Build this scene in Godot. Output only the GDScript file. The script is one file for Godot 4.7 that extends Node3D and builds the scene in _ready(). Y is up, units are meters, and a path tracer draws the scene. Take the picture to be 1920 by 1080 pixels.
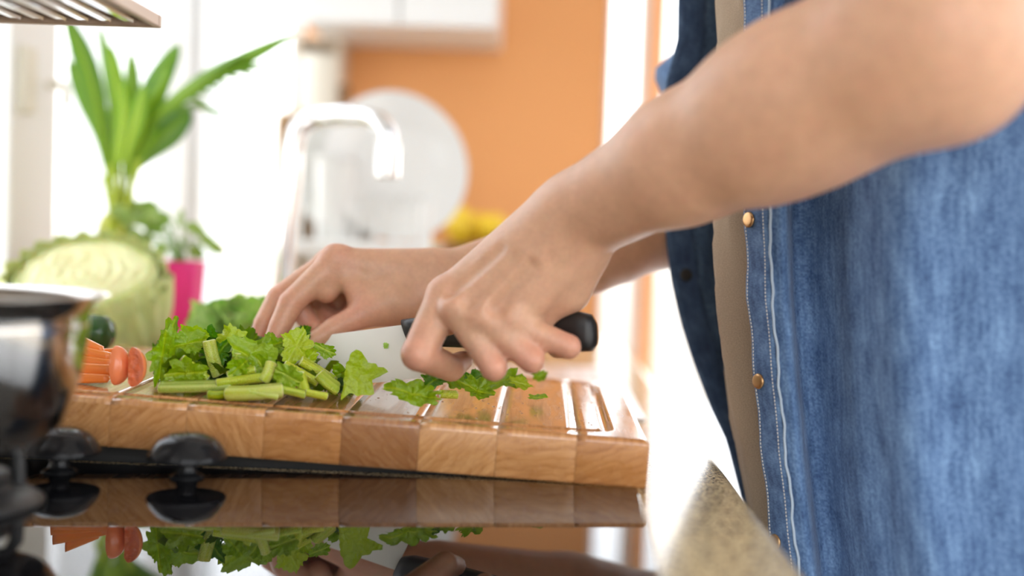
extends Node3D
# A kitchen worktop seen from just above a glass hob: a man chops greens on a thick wooden board.
# World: y up, counter top at y = 0, the counter's front edge runs along z at x = 0.17, the window wall stands at x = -0.72.

const EYE := Vector3(0, 0.191, 0)
var cam: Camera3D
var M := {}
var taken := {}
var rng := RandomNumberGenerator.new()

func _ready():
	rng.seed = 7
	# ---- camera
	cam = Camera3D.new()
	cam.name = "camera"
	add_child(cam)
	cam.rotation_order = EULER_ORDER_YXZ
	cam.position = EYE
	cam.rotation_degrees = Vector3(-2.39, 1.313, 2.0)
	var lens := CameraAttributesPhysical.new()
	lens.frustum_focal_length = 12.0 / (540.0 / 2300.0)
	lens.frustum_focus_distance = 1.06
	lens.exposure_aperture = 1.8
	lens.frustum_near = 0.02
	lens.frustum_far = 60.0
	cam.attributes = lens
	cam.keep_aspect = Camera3D.KEEP_HEIGHT
	cam.fov = rad_to_deg(2.0 * atan(540.0 / 2300.0))
	cam.near = 0.02
	cam.far = 60.0
	cam.current = true
	# ---- sky and exposure: a bright overcast day
	var env := Environment.new()
	var sky_m := ProceduralSkyMaterial.new()
	sky_m.sky_top_color = Color(0.93, 0.96, 1.0)
	sky_m.sky_horizon_color = Color(1.0, 0.99, 0.97)
	sky_m.ground_bottom_color = Color(0.62, 0.6, 0.57)
	sky_m.ground_horizon_color = Color(0.9, 0.88, 0.85)
	sky_m.sky_energy_multiplier = 1.0
	sky_m.sun_angle_max = 1.0
	var sky := Sky.new()
	sky.sky_material = sky_m
	env.background_mode = Environment.BG_SKY
	env.sky = sky
	env.background_energy_multiplier = 3.2
	env.tonemap_mode = Environment.TONE_MAPPER_LINEAR
	env.tonemap_exposure = 1.5
	env.sdfgi_enabled = true
	env.ssao_enabled = true
	env.ssil_enabled = true
	var we := WorldEnvironment.new()
	we.name = "world_environment"
	we.environment = env
	add_child(we)
	# ---- things
	materials()
	room()
	worktop()
	hob()
	saucepan()
	board()
	wall_rack()
	backdrop()
	plants()
	vegetables()
	greens()
	knife()
	person()

# ------------------------------------------------------------------ where things are
func P(x: float, y: float, d: float) -> Vector3:      # the point at depth d (metres along -z) behind that pixel of the photograph
	var v := cam.basis * Vector3((x - 960.0) / 2300.0, (540.0 - y) / 2300.0, -1.0)
	return EYE + v * (d / -v.z)

func on_plane(x: float, y: float, at: Vector3, n: Vector3) -> Vector3:
	var v := cam.basis * Vector3((x - 960.0) / 2300.0, (540.0 - y) / 2300.0, -1.0)
	return EYE + v * ((at - EYE).dot(n) / v.dot(n))

func px(d: float) -> float:                            # metres per pixel at depth d
	return d / 2300.0

# ------------------------------------------------------------------ naming
func numbered(called: String) -> String:
	var n: int = taken.get(called, 0)
	taken[called] = n + 1
	return called if n == 0 else "%s_%03d" % [called, n]

func tag(o: Node3D, label: String, category: String, group := "") -> void:
	o.set_meta("label", label)
	o.set_meta("category", category)
	if group:
		o.set_meta("group", group)

func thing(called: String, label: String, category: String, at := Vector3.ZERO, group := "") -> Node3D:
	var o := Node3D.new()
	o.name = numbered(called)
	add_child(o)
	o.position = at
	tag(o, label, category, group)
	return o

func put(called: String, mesh: Mesh, mat: Material, parent: Node3D = null, at := Transform3D()) -> MeshInstance3D:
	var o := MeshInstance3D.new()
	o.name = called if parent else numbered(called)
	o.mesh = mesh
	o.material_override = mat
	o.transform = at
	if parent:
		parent.add_child(o, true)
	else:
		add_child(o, true)
	return o

func struct(called: String, mesh: Mesh, mat: Material, at := Transform3D()) -> MeshInstance3D:
	var o := put(called, mesh, mat, null, at)
	o.set_meta("kind", "structure")
	return o

func shift(v: Vector3) -> Transform3D:
	return Transform3D(Basis(), v)

# ------------------------------------------------------------------ shapes
func arrays_mesh(v: PackedVector3Array, n, uv, col, idx: PackedInt32Array) -> ArrayMesh:
	var a := []
	a.resize(Mesh.ARRAY_MAX)
	a[Mesh.ARRAY_VERTEX] = v
	if n != null: a[Mesh.ARRAY_NORMAL] = n
	if uv != null: a[Mesh.ARRAY_TEX_UV] = uv
	if col != null: a[Mesh.ARRAY_COLOR] = col
	a[Mesh.ARRAY_INDEX] = idx
	var m := ArrayMesh.new()
	m.add_surface_from_arrays(Mesh.PRIMITIVE_TRIANGLES, a)
	return m

# a smooth sheet of (nu+1) x (nv+1) points; its front looks along du x dv. f(u, v) gives the point, c(u, v) the colour.
func sheet(nu: int, nv: int, f: Callable, wrap := false, c = null, uvs := Vector2.ONE) -> ArrayMesh:
	var v := PackedVector3Array()
	var uv := PackedVector2Array()
	var col := PackedColorArray()
	for j in nv + 1:
		for i in nu + 1:
			var a := float(i) / nu
			var b := float(j) / nv
			v.append(f.call(a, b))
			uv.append(Vector2(a, b) * uvs)
			if c != null: col.append(c.call(a, b))
	var n := PackedVector3Array()
	n.resize(v.size())
	var idx := PackedInt32Array()
	var w := nu + 1
	for j in nv:
		for i in nu:
			var p := j * w + i
			for t in [[p, p + w, p + w + 1], [p, p + w + 1, p + 1]]:
				var cr := (v[t[0]] - v[t[2]]).cross(v[t[0]] - v[t[1]])
				if cr.length_squared() < 1e-22: continue
				for k in t:
					n[k] += cr
				idx.append_array(t)
	if wrap:
		for j in nv + 1:
			var s := n[j * w] + n[j * w + nu]
			n[j * w] = s
			n[j * w + nu] = s
	for i in n.size():
		n[i] = n[i].normalized() if n[i].length_squared() > 0 else Vector3.UP
	return arrays_mesh(v, n, uv, col if c != null else null, idx)

# rounds the profile's corners by repeating points where the profile turns sharply is left to the caller
func lathe(profile: Array, seg := 48, squash := 1.0) -> ArrayMesh:
	var m := profile.size() - 1
	return sheet(seg, m, func(u, v):
		var p: Vector2 = profile[roundi(v * m)]
		return Vector3(p.x * cos(u * TAU), p.y, -p.x * sin(u * TAU) * squash), true)

func smooth_profile(points: Array, steps := 6) -> Array:
	var out := []
	for i in points.size() - 1:
		var p0: Vector2 = points[maxi(i - 1, 0)]
		var p3: Vector2 = points[mini(i + 2, points.size() - 1)]
		for k in steps:
			out.append((points[i] as Vector2).cubic_interpolate(points[i + 1], p0, p3, float(k) / steps))
	out.append(points[-1])
	return out

func spline(points: Array, steps := 6) -> Array:
	var out := []
	for i in points.size() - 1:
		var p0: Vector3 = points[maxi(i - 1, 0)]
		var p3: Vector3 = points[mini(i + 2, points.size() - 1)]
		for k in steps:
			out.append((points[i] as Vector3).cubic_interpolate(points[i + 1], p0, p3, float(k) / steps))
	out.append(points[-1])
	return out

# a tube along points; r a number or one per point; the ends closed with small domes
func tube(points: Array, r, seg := 12, flat := 1.0, side := Vector3.UP, groove := 0.0, c = null) -> ArrayMesh:
	var n := points.size()
	var fr := []
	var nrm: Vector3 = side
	for i in n:
		var t: Vector3 = ((points[mini(i + 1, n - 1)] as Vector3) - points[maxi(i - 1, 0)]).normalized()
		nrm = (nrm - t * nrm.dot(t))
		if nrm.length() < 1e-4: nrm = t.cross(Vector3(0.3, 0.2, 0.9))
		nrm = nrm.normalized()
		fr.append([t, nrm, t.cross(nrm)])
	var rows := []                                       # [centre, frame, radius]
	for i in n:
		var ri: float = r[i] if r is Array else r
		var cap: Vector3 = fr[i][0] * ri * 0.18
		if i == 0:
			rows.append([points[0] - cap, fr[0], 0.0])
			rows.append([points[0] - cap, fr[0], ri * 0.7])
			rows.append([points[0] - cap * 0.6, fr[0], ri * 0.9])
		rows.append([points[i], fr[i], ri])
		if i == n - 1:
			rows.append([points[i] + cap * 0.6, fr[i], ri * 0.9])
			rows.append([points[i] + cap, fr[i], ri * 0.7])
			rows.append([points[i] + cap, fr[i], 0.0])
	var m := rows.size() - 1
	return sheet(seg, m, func(u, v):
		var k := roundi(v * m)
		var a: float = u * TAU
		var q: Array = rows[k]
		var rr: float = q[2] * (1.0 - groove * maxf(0.0, cos(a)) ** 3)
		return q[0] + (q[1][1] * cos(a) * flat + q[1][2] * sin(a)) * rr, true, c)

# a box with chamfered edges, as flat-shaded faces
func block(size: Vector3, bevel := 0.003) -> ArrayMesh:
	var st := SurfaceTool.new()
	st.begin(Mesh.PRIMITIVE_TRIANGLES)
	add_block(st, Vector3.ZERO, size, bevel)
	st.generate_normals()
	return st.commit()

func add_poly(st: SurfaceTool, p: Array, outward: Vector3) -> void:
	st.set_smooth_group(-1)
	var n: Vector3 = (p[0] - p[2]).cross(p[0] - p[1])
	var turn: bool = n.dot(outward) < 0
	for i in range(1, p.size() - 1):
		for q in ([p[0], p[i + 1], p[i]] if turn else [p[0], p[i], p[i + 1]]):
			st.set_uv(Vector2(q.x + q.z, q.y + q.z))
			st.add_vertex(q)

func add_block(st: SurfaceTool, c: Vector3, size: Vector3, bevel := 0.003) -> void:
	var h := size / 2
	var b := minf(bevel, minf(h.x, minf(h.y, h.z)) * 0.9)
	var i := h - Vector3.ONE * b
	for s in [-1, 1]:
		add_poly(st, [c + Vector3(s * h.x, -i.y, -i.z), c + Vector3(s * h.x, i.y, -i.z), c + Vector3(s * h.x, i.y, i.z), c + Vector3(s * h.x, -i.y, i.z)], Vector3(s, 0, 0))
		add_poly(st, [c + Vector3(-i.x, s * h.y, -i.z), c + Vector3(i.x, s * h.y, -i.z), c + Vector3(i.x, s * h.y, i.z), c + Vector3(-i.x, s * h.y, i.z)], Vector3(0, s, 0))
		add_poly(st, [c + Vector3(-i.x, -i.y, s * h.z), c + Vector3(i.x, -i.y, s * h.z), c + Vector3(i.x, i.y, s * h.z), c + Vector3(-i.x, i.y, s * h.z)], Vector3(0, 0, s))
		for t in [-1, 1]:
			add_poly(st, [c + Vector3(-i.x, s * h.y, t * i.z), c + Vector3(i.x, s * h.y, t * i.z), c + Vector3(i.x, s * i.y, t * h.z), c + Vector3(-i.x, s * i.y, t * h.z)], Vector3(0, s, t))
			add_poly(st, [c + Vector3(s * h.x, -i.y, t * i.z), c + Vector3(s * h.x, i.y, t * i.z), c + Vector3(s * i.x, i.y, t * h.z), c + Vector3(s * i.x, -i.y, t * h.z)], Vector3(s, 0, t))
			add_poly(st, [c + Vector3(s * h.x, t * i.y, -i.z), c + Vector3(s * h.x, t * i.y, i.z), c + Vector3(s * i.x, t * h.y, i.z), c + Vector3(s * i.x, t * h.y, -i.z)], Vector3(s, t, 0))
			for w in [-1, 1]:
				add_poly(st, [c + Vector3(s * h.x, t * i.y, w * i.z), c + Vector3(s * i.x, t * h.y, w * i.z), c + Vector3(s * i.x, t * i.y, w * h.z)], Vector3(s, t, w))

func blocks(list: Array, bevel := 0.003) -> ArrayMesh:       # list of [lowest corner, highest corner]
	var st := SurfaceTool.new()
	st.begin(Mesh.PRIMITIVE_TRIANGLES)
	for q in list:
		add_block(st, (q[0] + q[1]) / 2, (q[1] - q[0]).abs(), bevel)
	st.generate_normals()
	return st.commit()

func tubes(list: Array, r: float, seg := 8) -> ArrayMesh:
	var st := SurfaceTool.new()
	for q in list:
		st.append_from(tube(q, r, seg), 0, Transform3D())
	return st.commit()

# ------------------------------------------------------------------ materials
func lin(r: float, g: float, b: float) -> Color:
	return Color(r, g, b).linear_to_srgb()

func mat(called: String, c: Color, rough := 0.5, metal := 0.0) -> StandardMaterial3D:
	var m := StandardMaterial3D.new()
	m.resource_name = called
	m.albedo_color = c
	m.roughness = rough
	m.metallic = metal
	m.cull_mode = BaseMaterial3D.CULL_DISABLED
	M[called] = m
	return m

func noise(freq: float, kind := FastNoiseLite.TYPE_SIMPLEX_SMOOTH, octaves := 3, sd := 1) -> FastNoiseLite:
	var n := FastNoiseLite.new()
	n.noise_type = kind
	n.frequency = freq
	n.fractal_octaves = octaves
	n.seed = sd
	return n

func field(n: FastNoiseLite, w: int, h: int) -> PackedByteArray:
	var im := n.get_seamless_image(w, h)
	im.convert(Image.FORMAT_L8)
	return im.get_data()

func picture(w: int, h: int, f: Callable) -> ImageTexture:
	var data := PackedByteArray()
	data.resize(w * h * 3)
	for y in h:
		for x in w:
			var c: Color = f.call(x, y)
			var k := (y * w + x) * 3
			data[k] = clampi(int(c.r * 255.0), 0, 255)
			data[k + 1] = clampi(int(c.g * 255.0), 0, 255)
			data[k + 2] = clampi(int(c.b * 255.0), 0, 255)
	return ImageTexture.create_from_image(Image.create_from_data(w, h, false, Image.FORMAT_RGB8, data))

func grey(n: FastNoiseLite, w: int, lo := 0.0, hi := 1.0) -> ImageTexture:
	var d := field(n, w, w)
	return picture(w, w, func(x, y):
		var g: float = lerpf(lo, hi, d[y * w + x] / 255.0)
		return Color(g, g, g))

func materials() -> void:
	var m: StandardMaterial3D
	var fine := grey(noise(0.11, FastNoiseLite.TYPE_SIMPLEX_SMOOTH, 4, 3), 256)
	var soft := grey(noise(0.02, FastNoiseLite.TYPE_SIMPLEX_SMOOTH, 4, 5), 256)
	var mottled := grey(noise(0.02, FastNoiseLite.TYPE_SIMPLEX_SMOOTH, 4, 5), 256, 0.78, 1.0)
	# walls
	m = mat("white wall", lin(0.85, 0.86, 0.87), 0.7)
	m = mat("orange wall", lin(0.86, 0.40, 0.15), 0.75)
	m = mat("white paint", lin(0.84, 0.84, 0.83), 0.35)
	m = mat("ceiling paint", lin(0.86, 0.86, 0.85), 0.9)
	m = mat("curtain", lin(0.94, 0.60, 0.30), 0.9)
	m.backlight_enabled = true
	m.backlight = Color(1.0, 0.9, 0.75)
	m = mat("worn edge", lin(0.40, 0.48, 0.57), 0.9)
	m = mat("floor", lin(0.55, 0.5, 0.44), 0.35)
	m = mat("terrace", lin(0.72, 0.70, 0.66), 0.9)
	m = mat("glass", Color(1, 1, 1, 0.04), 0.0)
	m.transparency = BaseMaterial3D.TRANSPARENCY_ALPHA
	# granite: grains of buff, grey and black
	var ga := field(noise(0.06, FastNoiseLite.TYPE_CELLULAR, 1, 11), 384, 384)
	var gb := field(noise(0.045, FastNoiseLite.TYPE_SIMPLEX_SMOOTH, 4, 12), 384, 384)
	var gc := field(noise(0.11, FastNoiseLite.TYPE_SIMPLEX, 2, 13), 384, 384)
	var granite := picture(384, 384, func(x, y):
		var k: int = y * 384 + x
		var c := Color(0.93, 0.85, 0.68).lerp(Color(0.74, 0.66, 0.53), smoothstep(110, 190, gb[k]))
		c = c.lerp(Color(0.93, 0.88, 0.77), smoothstep(150, 215, gc[k]))
		c = c.lerp(Color(0.12, 0.11, 0.10), smoothstep(95, 60, gc[k]) * 0.95)
		return c.lerp(Color(0.25, 0.22, 0.2), smoothstep(150, 220, ga[k]) * 0.5))
	m = mat("granite", Color(1.0, 0.98, 0.94), 0.16)
	m.albedo_texture = granite
	m.uv1_triplanar = true
	m.uv1_world_triplanar = true
	m.uv1_scale = Vector3.ONE * 5.5
	# glass hob, plastics and metals
	m = mat("black glass", lin(0.006, 0.006, 0.007), 0.015)
	m = mat("black plastic", lin(0.012, 0.012, 0.013), 0.16)
	m.clearcoat_enabled = true
	m.clearcoat = 0.15
	m.clearcoat_roughness = 0.05
	m.metallic_specular = 0.25
	m = mat("black iron", lin(0.02, 0.02, 0.02), 0.45)
	m = mat("handle plastic", lin(0.014, 0.013, 0.013), 0.42)
	m = mat("steel", lin(0.62, 0.60, 0.57), 0.12, 1.0)
	m = mat("brushed steel", lin(0.60, 0.57, 0.53), 0.28, 1.0)
	m = mat("satin steel", lin(0.78, 0.77, 0.76), 0.42, 1.0)
	m = mat("bronze", lin(0.42, 0.31, 0.23), 0.4, 0.3)
	m = mat("chrome", lin(0.82, 0.83, 0.84), 0.06, 1.0)
	m = mat("blade", lin(0.93, 0.91, 0.86), 0.3)
	m.clearcoat_enabled = true
	m.clearcoat = 0.5
	m = mat("rubber", lin(0.02, 0.02, 0.02), 0.7)
	m = mat("china", lin(0.83, 0.83, 0.80), 0.12)
	m = mat("cream plastic", lin(0.78, 0.74, 0.64), 0.4)
	m = mat("tan wood", lin(0.55, 0.38, 0.22), 0.5)
	m = mat("pale wood", lin(0.66, 0.56, 0.44), 0.55)
	m = mat("brown wicker", lin(0.28, 0.15, 0.07), 0.7)
	m = mat("pink plastic", lin(0.86, 0.035, 0.26), 0.3)
	m.subsurf_scatter_enabled = true
	m.subsurf_scatter_strength = 0.2
	m = mat("soil", lin(0.03, 0.018, 0.012), 0.95)
	m.heightmap_enabled = true
	m.heightmap_texture = fine
	m.heightmap_scale = 0.6
	m.uv1_triplanar = true
	m.uv1_scale = Vector3.ONE * 9.0
	m = mat("clay", lin(0.10, 0.045, 0.028), 0.7)
	m = mat("lemon", lin(0.90, 0.62, 0.03), 0.35)
	m.heightmap_enabled = true
	m.heightmap_texture = fine
	m.heightmap_scale = 0.06
	m.uv1_triplanar = true
	m.uv1_scale = Vector3.ONE * 12.0
	# wood of the board: streaks along v
	var wa := field(noise(0.010, FastNoiseLite.TYPE_SIMPLEX_SMOOTH, 2, 21), 512, 512)
	var wb := field(noise(0.14, FastNoiseLite.TYPE_SIMPLEX_SMOOTH, 3, 22), 512, 32)
	var wc := field(noise(0.03, FastNoiseLite.TYPE_SIMPLEX_SMOOTH, 2, 23), 512, 64)
	var grain := picture(512, 512, func(x, y):
		var warp: float = wa[y * 512 + x] / 255.0
		var ring := fposmod(x / 512.0 * 16.0 + warp * 0.9, 1.0)
		ring = pow(ring, 3.0) * smoothstep(1.0, 0.93, ring)
		var fib: float = wb[(y / 16) * 512 + x] / 255.0
		var broad: float = wc[(y / 8) * 512 + x] / 255.0
		var t := clampf(0.18 + 0.36 * ring + 0.34 * (fib - 0.5) + 0.5 * (broad - 0.5), 0.0, 1.0)
		return Color(1.0, 0.985, 0.96).lerp(Color(0.74, 0.62, 0.49), t))
	for q in [["oak a", 0.66, 0.345, 0.145], ["oak b", 0.58, 0.28, 0.105], ["oak c", 0.40, 0.19, 0.08], ["oak d", 0.70, 0.385, 0.17]]:
		m = mat(q[0], lin(q[1], q[2], q[3]), 0.30)
		m.albedo_texture = grain
		m.roughness_texture = soft
		m.roughness = 0.5
		m.clearcoat_enabled = true
		m.clearcoat = 0.75
		m.clearcoat_roughness = 0.10
	# vegetables
	for q in [["leaf", 0.34], ["stalk", 0.2]]:
		m = mat(q[0], Color.WHITE, q[1])
		m.vertex_color_use_as_albedo = true
		m.clearcoat_enabled = true
		m.clearcoat = 0.32
		m.clearcoat_roughness = 0.05
		m.metallic_specular = 0.38
		m.heightmap_enabled = true
		m.heightmap_texture = fine if q[0] == "stalk" else soft
		m.heightmap_scale = 0.14
		m.uv1_triplanar = true
		m.uv1_scale = Vector3(30, 30, 30)
	(M["leaf"] as StandardMaterial3D).backlight_enabled = true
	(M["leaf"] as StandardMaterial3D).backlight = Color(0.55, 0.75, 0.3)
	(M["stalk"] as StandardMaterial3D).subsurf_scatter_enabled = true
	(M["stalk"] as StandardMaterial3D).subsurf_scatter_strength = 0.25
	m = mat("house leaf", Color.WHITE, 0.38)
	m.vertex_color_use_as_albedo = true
	m.backlight_enabled = true
	m.backlight = Color(0.40, 0.5, 0.15)
	m = mat("thin leaf", Color.WHITE, 0.4)
	m.vertex_color_use_as_albedo = true
	m.backlight_enabled = true
	m.backlight = Color(0.75, 0.85, 0.5)
	m = mat("cabbage", Color.WHITE, 0.45)
	m.vertex_color_use_as_albedo = true
	m.subsurf_scatter_enabled = true
	m.subsurf_scatter_strength = 0.3
	m = mat("zucchini", lin(0.035, 0.11, 0.025), 0.15)
	m.albedo_texture = mottled
	m = mat("carrot", lin(0.95, 0.27, 0.04), 0.25)
	m.clearcoat_enabled = true
	m.clearcoat = 0.6
	m = mat("tomato skin", lin(0.92, 0.27, 0.11), 0.12)
	m = mat("tomato flesh", lin(0.88, 0.18, 0.06), 0.14)
	m.heightmap_enabled = true
	m.heightmap_texture = soft
	m.heightmap_scale = 0.25
	m.uv1_triplanar = true
	m.uv1_scale = Vector3.ONE * 22.0
	m.clearcoat_enabled = true
	m.clearcoat = 1.0
	m.clearcoat_roughness = 0.03
	m.subsurf_scatter_enabled = true
	m.subsurf_scatter_strength = 0.3
	m = mat("water", Color(1, 1, 1, 0.02), 0.0)
	m.refraction_enabled = true
	m.refraction_scale = 0.033
	# skin
	m = mat("skin", Color.WHITE, 0.42)
	m.vertex_color_use_as_albedo = true
	m.subsurf_scatter_enabled = true
	m.subsurf_scatter_strength = 0.22
	m.albedo_texture = grey(noise(0.05, FastNoiseLite.TYPE_SIMPLEX_SMOOTH, 5, 31), 256, 0.93, 1.0)
	m.heightmap_enabled = true
	m.heightmap_texture = fine
	m.heightmap_scale = 0.016
	m.uv1_triplanar = true
	m.uv1_scale = Vector3.ONE * 16.0
	m = mat("nail", lin(0.72, 0.46, 0.38), 0.22)
	m = mat("hair", lin(0.10, 0.05, 0.025), 0.5)
	m = mat("arm hair", lin(0.30, 0.17, 0.08), 0.4)
	# denim: slubs down the cloth, a fine twill across it; u and v in tiles of 0.2 m
	var da := field(noise(0.06, FastNoiseLite.TYPE_SIMPLEX_SMOOTH, 4, 41), 512, 64)
	var db := field(noise(0.012, FastNoiseLite.TYPE_SIMPLEX_SMOOTH, 3, 42), 512, 256)
	var dc := field(noise(0.25, FastNoiseLite.TYPE_VALUE, 1, 43), 512, 512)
	var cloth := picture(512, 512, func(x, y):
		var slub: float = da[(y / 8) * 512 + x] / 255.0
		var worn: float = db[(y / 2) * 512 + x] / 255.0
		var fib: float = dc[y * 512 + x] / 255.0
		var twill := 0.5 + 0.5 * sin((x + y) * TAU / 4.0)
		var t := clampf(0.42 * slub + 0.42 * worn + 0.36 * fib + 0.08 * twill - 0.12, 0.0, 1.0)
		return Color(0.20, 0.32, 0.49).lerp(Color(0.66, 0.79, 0.93), t))
	m = mat("denim", lin(0.53, 0.585, 0.655), 0.85)
	m.albedo_texture = cloth
	m.vertex_color_use_as_albedo = true
	m.rim_enabled = true
	m.rim = 0.25
	m.heightmap_enabled = true
	m.heightmap_texture = cloth
	m.heightmap_scale = 0.05
	m = mat("stitching thread", lin(0.62, 0.60, 0.55), 0.8)
	m = mat("jersey", lin(0.50, 0.375, 0.26), 0.95)
	m.albedo_texture = grey(noise(0.2, FastNoiseLite.TYPE_SIMPLEX, 3, 45), 256, 0.7, 1.0)
	m.uv1_triplanar = true
	m.uv1_scale = Vector3.ONE * 14.0
	m.rim_enabled = true
	m.rim = 0.4
	m = mat("brass", lin(0.42, 0.25, 0.12), 0.3, 1.0)
	m = mat("dark trousers", lin(0.03, 0.035, 0.05), 0.9)
	m = mat("leather", lin(0.06, 0.035, 0.02), 0.5)

# ------------------------------------------------------------------ the room
func room() -> void:
	var lo := -0.9
	var hi := 1.6
	var wl := -0.72         # inner face of the window wall
	var wb := -2.5          # inner face of the orange wall
	var wr := 2.3
	var wf := 1.25
	var t := 0.25
	struct("floor", blocks([[Vector3(wl - t, lo - 0.1, wb - t), Vector3(wr + t, lo, wf + t)]], 0.001), M["floor"])
	struct("ceiling", blocks([[Vector3(wl - t, hi, wb - t), Vector3(wr + t, hi + 0.1, wf + t)]], 0.001), M["ceiling paint"])
	# window wall: one wide window above the worktop
	var sy := -0.03
	var ty := 1.42
	var z0 := -2.46
	var z1 := -1.12
	struct("wall_left", blocks([
		[Vector3(wl - t, lo, wb - t), Vector3(wl, sy, wf + t)], [Vector3(wl - t, ty, wb - t), Vector3(wl, hi, wf + t)],
		[Vector3(wl - t, sy, wb - t), Vector3(wl, ty, z0)], [Vector3(wl - t, sy, z1), Vector3(wl, ty, wf + t)]], 0.0005), M["white wall"])
	window("window_1", Vector3(wl - 0.03, sy, z0), Vector3(wl - 0.03, ty, z1), 2)
	# orange wall with a narrow side light and a glazed door onto the terrace
	var a0 := 0.118
	var a1 := 0.198
	var b0 := 0.198
	var b1 := 1.35
	var head := 1.25
	struct("wall_back", blocks([
		[Vector3(-0.495, lo, wb - t), Vector3(a0, hi, wb)], [Vector3(a0, head, wb - t), Vector3(wr + t, hi, wb)],
		[Vector3(b1, lo, wb - t), Vector3(wr + t, head, wb)]], 0.0005), M["orange wall"])
	struct("trim_1", blocks([[Vector3(wl, lo, wb - t), Vector3(-0.495, -0.02, wb - 0.001)], [Vector3(wl, head, wb - t), Vector3(-0.495, hi, wb - 0.001)], [Vector3(-0.515, -0.02, wb - t), Vector3(-0.495, head, wb - 0.001)]], 0.0005), M["white wall"])
	window("window_5", Vector3(-0.715, -0.02, wb - 0.03), Vector3(-0.515, head, wb - 0.03), 1)
	window("window_2", Vector3(a0, lo, wb - 0.06), Vector3(a1, head, wb - 0.06), 1)
	window("door_1", Vector3(b0, lo, wb - 0.06), Vector3(b1, head, wb - 0.06), 1)
	# the wall behind the camera and the far side of the room are glazed nearly from floor to ceiling
	struct("wall_front", blocks([
		[Vector3(wl - t, lo, wf), Vector3(wr + t, -0.75, wf + t)], [Vector3(wl - t, 1.5, wf), Vector3(wr + t, hi, wf + t)],
		[Vector3(wl - t, -0.75, wf), Vector3(-0.35, 1.5, wf + t)], [Vector3(2.2, -0.75, wf), Vector3(wr + t, 1.5, wf + t)]], 0.0005), M["white wall"])
	window("window_3", Vector3(-0.35, -0.75, wf + 0.06), Vector3(2.2, 1.5, wf + 0.06), 3)
	struct("wall_right", blocks([
		[Vector3(wr, lo, wb - t), Vector3(wr + t, -0.75, wf + t)], [Vector3(wr, 1.5, wb - t), Vector3(wr + t, hi, wf + t)],
		[Vector3(wr, -0.75, wb - t), Vector3(wr + t, 1.5, -1.3)], [Vector3(wr, -0.75, 1.1), Vector3(wr + t, 1.5, wf + t)]], 0.0005), M["white wall"])
	window("window_4", Vector3(wr + 0.06, -0.75, -1.3), Vector3(wr + 0.06, 1.5, 1.1), 2)
	var cur := thing("curtain", "narrow orange curtain drawn aside beside the glazed terrace door", "curtain", Vector3(0.214, lo + 0.03, wb + 0.05))
	put("cloth", sheet(40, 12, func(u, v):
		return Vector3((u - 0.5) * 0.034, v * (head - lo - 0.03), 0.012 * sin(u * 26.0))), M["curtain"], cur)
	put("rod", tube([Vector3(-0.03, head - lo - 0.03, 0.0), Vector3(0.03, head - lo - 0.03, 0.0)], 0.006), M["brushed steel"], cur)
	struct("terrace", blocks([[Vector3(-6, lo - 0.25, -9), Vector3(9, lo - 0.12, wb - t)]], 0.01), M["terrace"])

func window(called: String, a: Vector3, b: Vector3, panes: int) -> void:
	var o := Node3D.new()
	o.name = called
	o.set_meta("kind", "structure")
	add_child(o)
	var along := Vector3(b.x - a.x, 0, b.z - a.z)
	var across := along.normalized().cross(Vector3.UP).abs() * 0.028
	var w := 0.012 if a.z == b.z else 0.035
	var list := [[a - across, Vector3(b.x, a.y + w, b.z) + across], [Vector3(a.x, b.y - w, a.z) - across, b + across]]
	for i in panes + 1:
		var p := a + along * (float(i) / panes)
		var q := along.normalized() * w
		var s := p + (-q if i == panes else Vector3.ZERO if i == 0 else -q / 2)
		list.append([s - across + Vector3(0, w, 0), s + q + across + Vector3(0, b.y - a.y - w, 0)])
	put("frame", blocks(list, 0.003), M["white paint"], o)
	for i in panes:
		var p := a + along * (float(i) / panes) + along.normalized() * w * 0.5 + Vector3(0, w, 0)
		var q := a + along * (float(i + 1) / panes) - along.normalized() * w * 0.5 + Vector3(0, b.y - a.y - w, 0)
		put("pane", blocks([[p - across * 0.1, q + across * 0.1]], 0.0005), M["glass"], o)

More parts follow.
